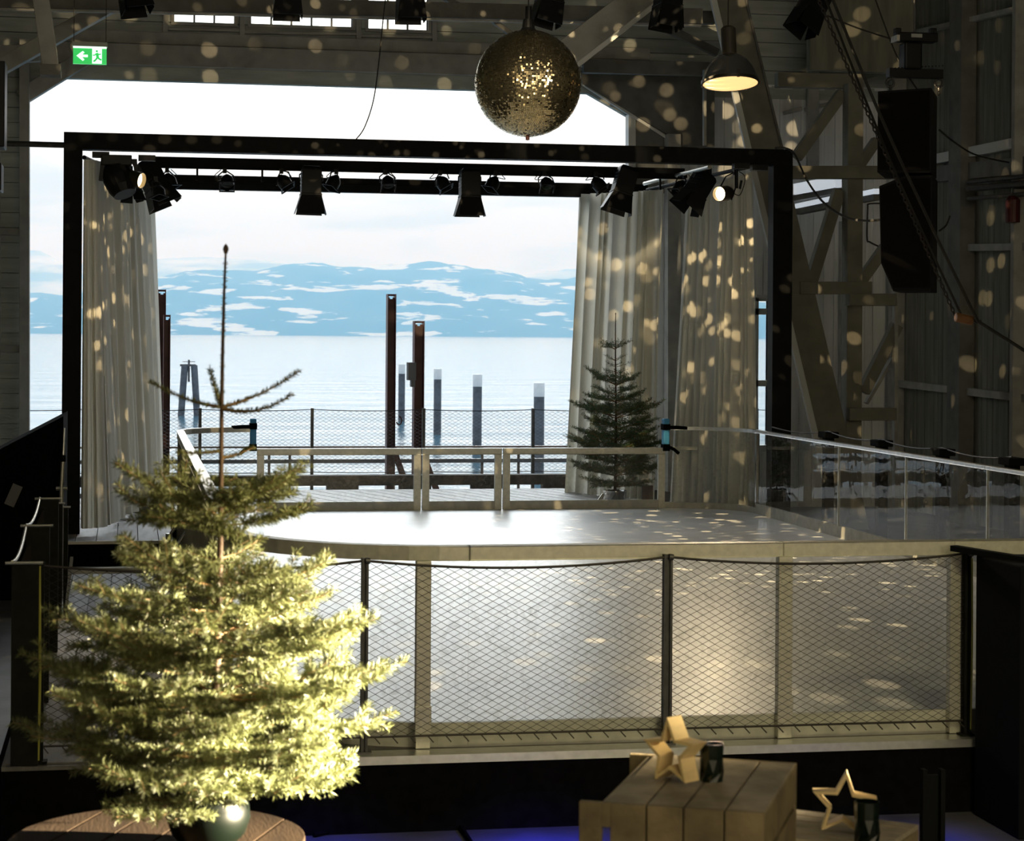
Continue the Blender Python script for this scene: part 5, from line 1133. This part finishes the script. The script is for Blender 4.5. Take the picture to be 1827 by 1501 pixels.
q = on(1282, 341, y=22.75); light('right_par', 'SPOT', (q.x - .12, 22.62, q.z - .05), (4.6, 15.5, 0), 300, (1, .80, .52), .06, .5, 50)
q = on(243, 319, y=22.4); light('left_par', 'SPOT', (q.x + .12, 22.25, q.z - .05), (4.0, 13, -1), 260, (1, .84, .6), .06, .6, 60)
# added point lamps with a dotted pattern, in place of the ball's reflected beams
def beams(loc, energy, scale, th):
    o = light('ball_dot_lamp', 'POINT', loc, None, energy, (1, .74, .40), .012); l = o.data; l.use_nodes = True; nt = l.node_tree; L = nt.links.new
    em = nt.nodes['Emission']; tc = nt.nodes.new('ShaderNodeTexCoord'); v = nt.nodes.new('ShaderNodeTexVoronoi'); v.inputs['Scale'].default_value = scale; v.inputs['Randomness'].default_value = 1
    L(tc.outputs['Normal'], v.inputs['Vector']); mr = nt.nodes.new('ShaderNodeMapRange'); mr.inputs['From Min'].default_value = th; mr.inputs['From Max'].default_value = th * .75
    L(v.outputs['Distance'], mr.inputs['Value'])
    n = nt.nodes.new('ShaderNodeTexNoise'); n.inputs['Scale'].default_value = 3.5; L(tc.outputs['Normal'], n.inputs['Vector'])
    m2 = nt.nodes.new('ShaderNodeMapRange'); m2.inputs['From Min'].default_value = .38; m2.inputs['From Max'].default_value = .62; L(n.outputs['Fac'], m2.inputs['Value'])
    mu = nt.nodes.new('ShaderNodeMath'); mu.operation = 'MULTIPLY'; L(mr.outputs[0], mu.inputs[0]); L(m2.outputs[0], mu.inputs[1]); L(mu.outputs[0], em.inputs['Strength'])
    return o
beams(bc + Vector((.42, .40, -.10)), 2300, 23, .27)
beams(bc + Vector((-.42, .40, -.10)), 700, 23, .27)
# world: bright overcast winter sky with streaks of cloud
w = bpy.data.worlds.new('sky'); scene.world = w; w.use_nodes = True; nt = w.node_tree; L = nt.links.new; bg = nt.nodes['Background']
tc = nt.nodes.new('ShaderNodeTexCoord'); mp = nt.nodes.new('ShaderNodeMapping'); mp.inputs['Scale'].default_value = (7, 7, 42); L(tc.outputs['Generated'], mp.inputs[0])
n = nt.nodes.new('ShaderNodeTexNoise'); n.inputs['Scale'].default_value = 1.6; n.inputs['Detail'].default_value = 6; n.inputs['Roughness'].default_value = .5; n.inputs['Distortion'].default_value = .3; L(mp.outputs[0], n.inputs['Vector'])
cr = nt.nodes.new('ShaderNodeValToRGB'); cr.color_ramp.elements[0].position = .36; cr.color_ramp.elements[1].position = .52
cr.color_ramp.elements[0].color = (.78, .87, .93, 1); cr.color_ramp.elements[1].color = (.95, 1.0, 1.02, 1); L(n.outputs['Fac'], cr.inputs[0])
def math_node(op, a=None, b=None):
    m = nt.nodes.new('ShaderNodeMath'); m.operation = op
    for k, v in enumerate((a, b)):
        if v is None: continue
        if isinstance(v, (int, float)): m.inputs[k].default_value = v
        else: L(v, m.inputs[k])
    return m.outputs[0]
def glow(direction, lo, hi, amount):        # brighter sky area around a direction
    d = nt.nodes.new('ShaderNodeVectorMath'); d.operation = 'DOT_PRODUCT'; L(tc.outputs['Generated'], d.inputs[0]); d.inputs[1].default_value = Vector(direction).normalized()
    m = nt.nodes.new('ShaderNodeMapRange'); m.interpolation_type = 'SMOOTHSTEP'; m.inputs['From Min'].default_value = lo; m.inputs['From Max'].default_value = hi; m.inputs['To Max'].default_value = amount
    L(d.outputs['Value'], m.inputs['Value']); return m.outputs[0]
g1 = glow((.1, math.cos(R(32)), math.sin(R(32))), math.cos(R(29)), math.cos(R(6)), 8.0)  # bright patch added above the view to lift the light indoors
g2 = glow((0, 1, .1), -.6, .8, .30)
add = math_node('ADD', math_node('ADD', g1, g2), .80)
vm = nt.nodes.new('ShaderNodeVectorMath'); vm.operation = 'SCALE'; L(cr.outputs[0], vm.inputs[0]); L(add, vm.inputs['Scale'])
L(vm.outputs[0], bg.inputs['Color']); bg.inputs['Strength'].default_value = 1.03
scene.view_settings.view_transform = 'Standard'; scene.view_settings.look = 'None'; scene.view_settings.exposure = 0; scene.view_settings.gamma = 1
scene.cycles.volume_bounces = 2; scene.cycles.max_bounces = 8; scene.cycles.transparent_max_bounces = 16
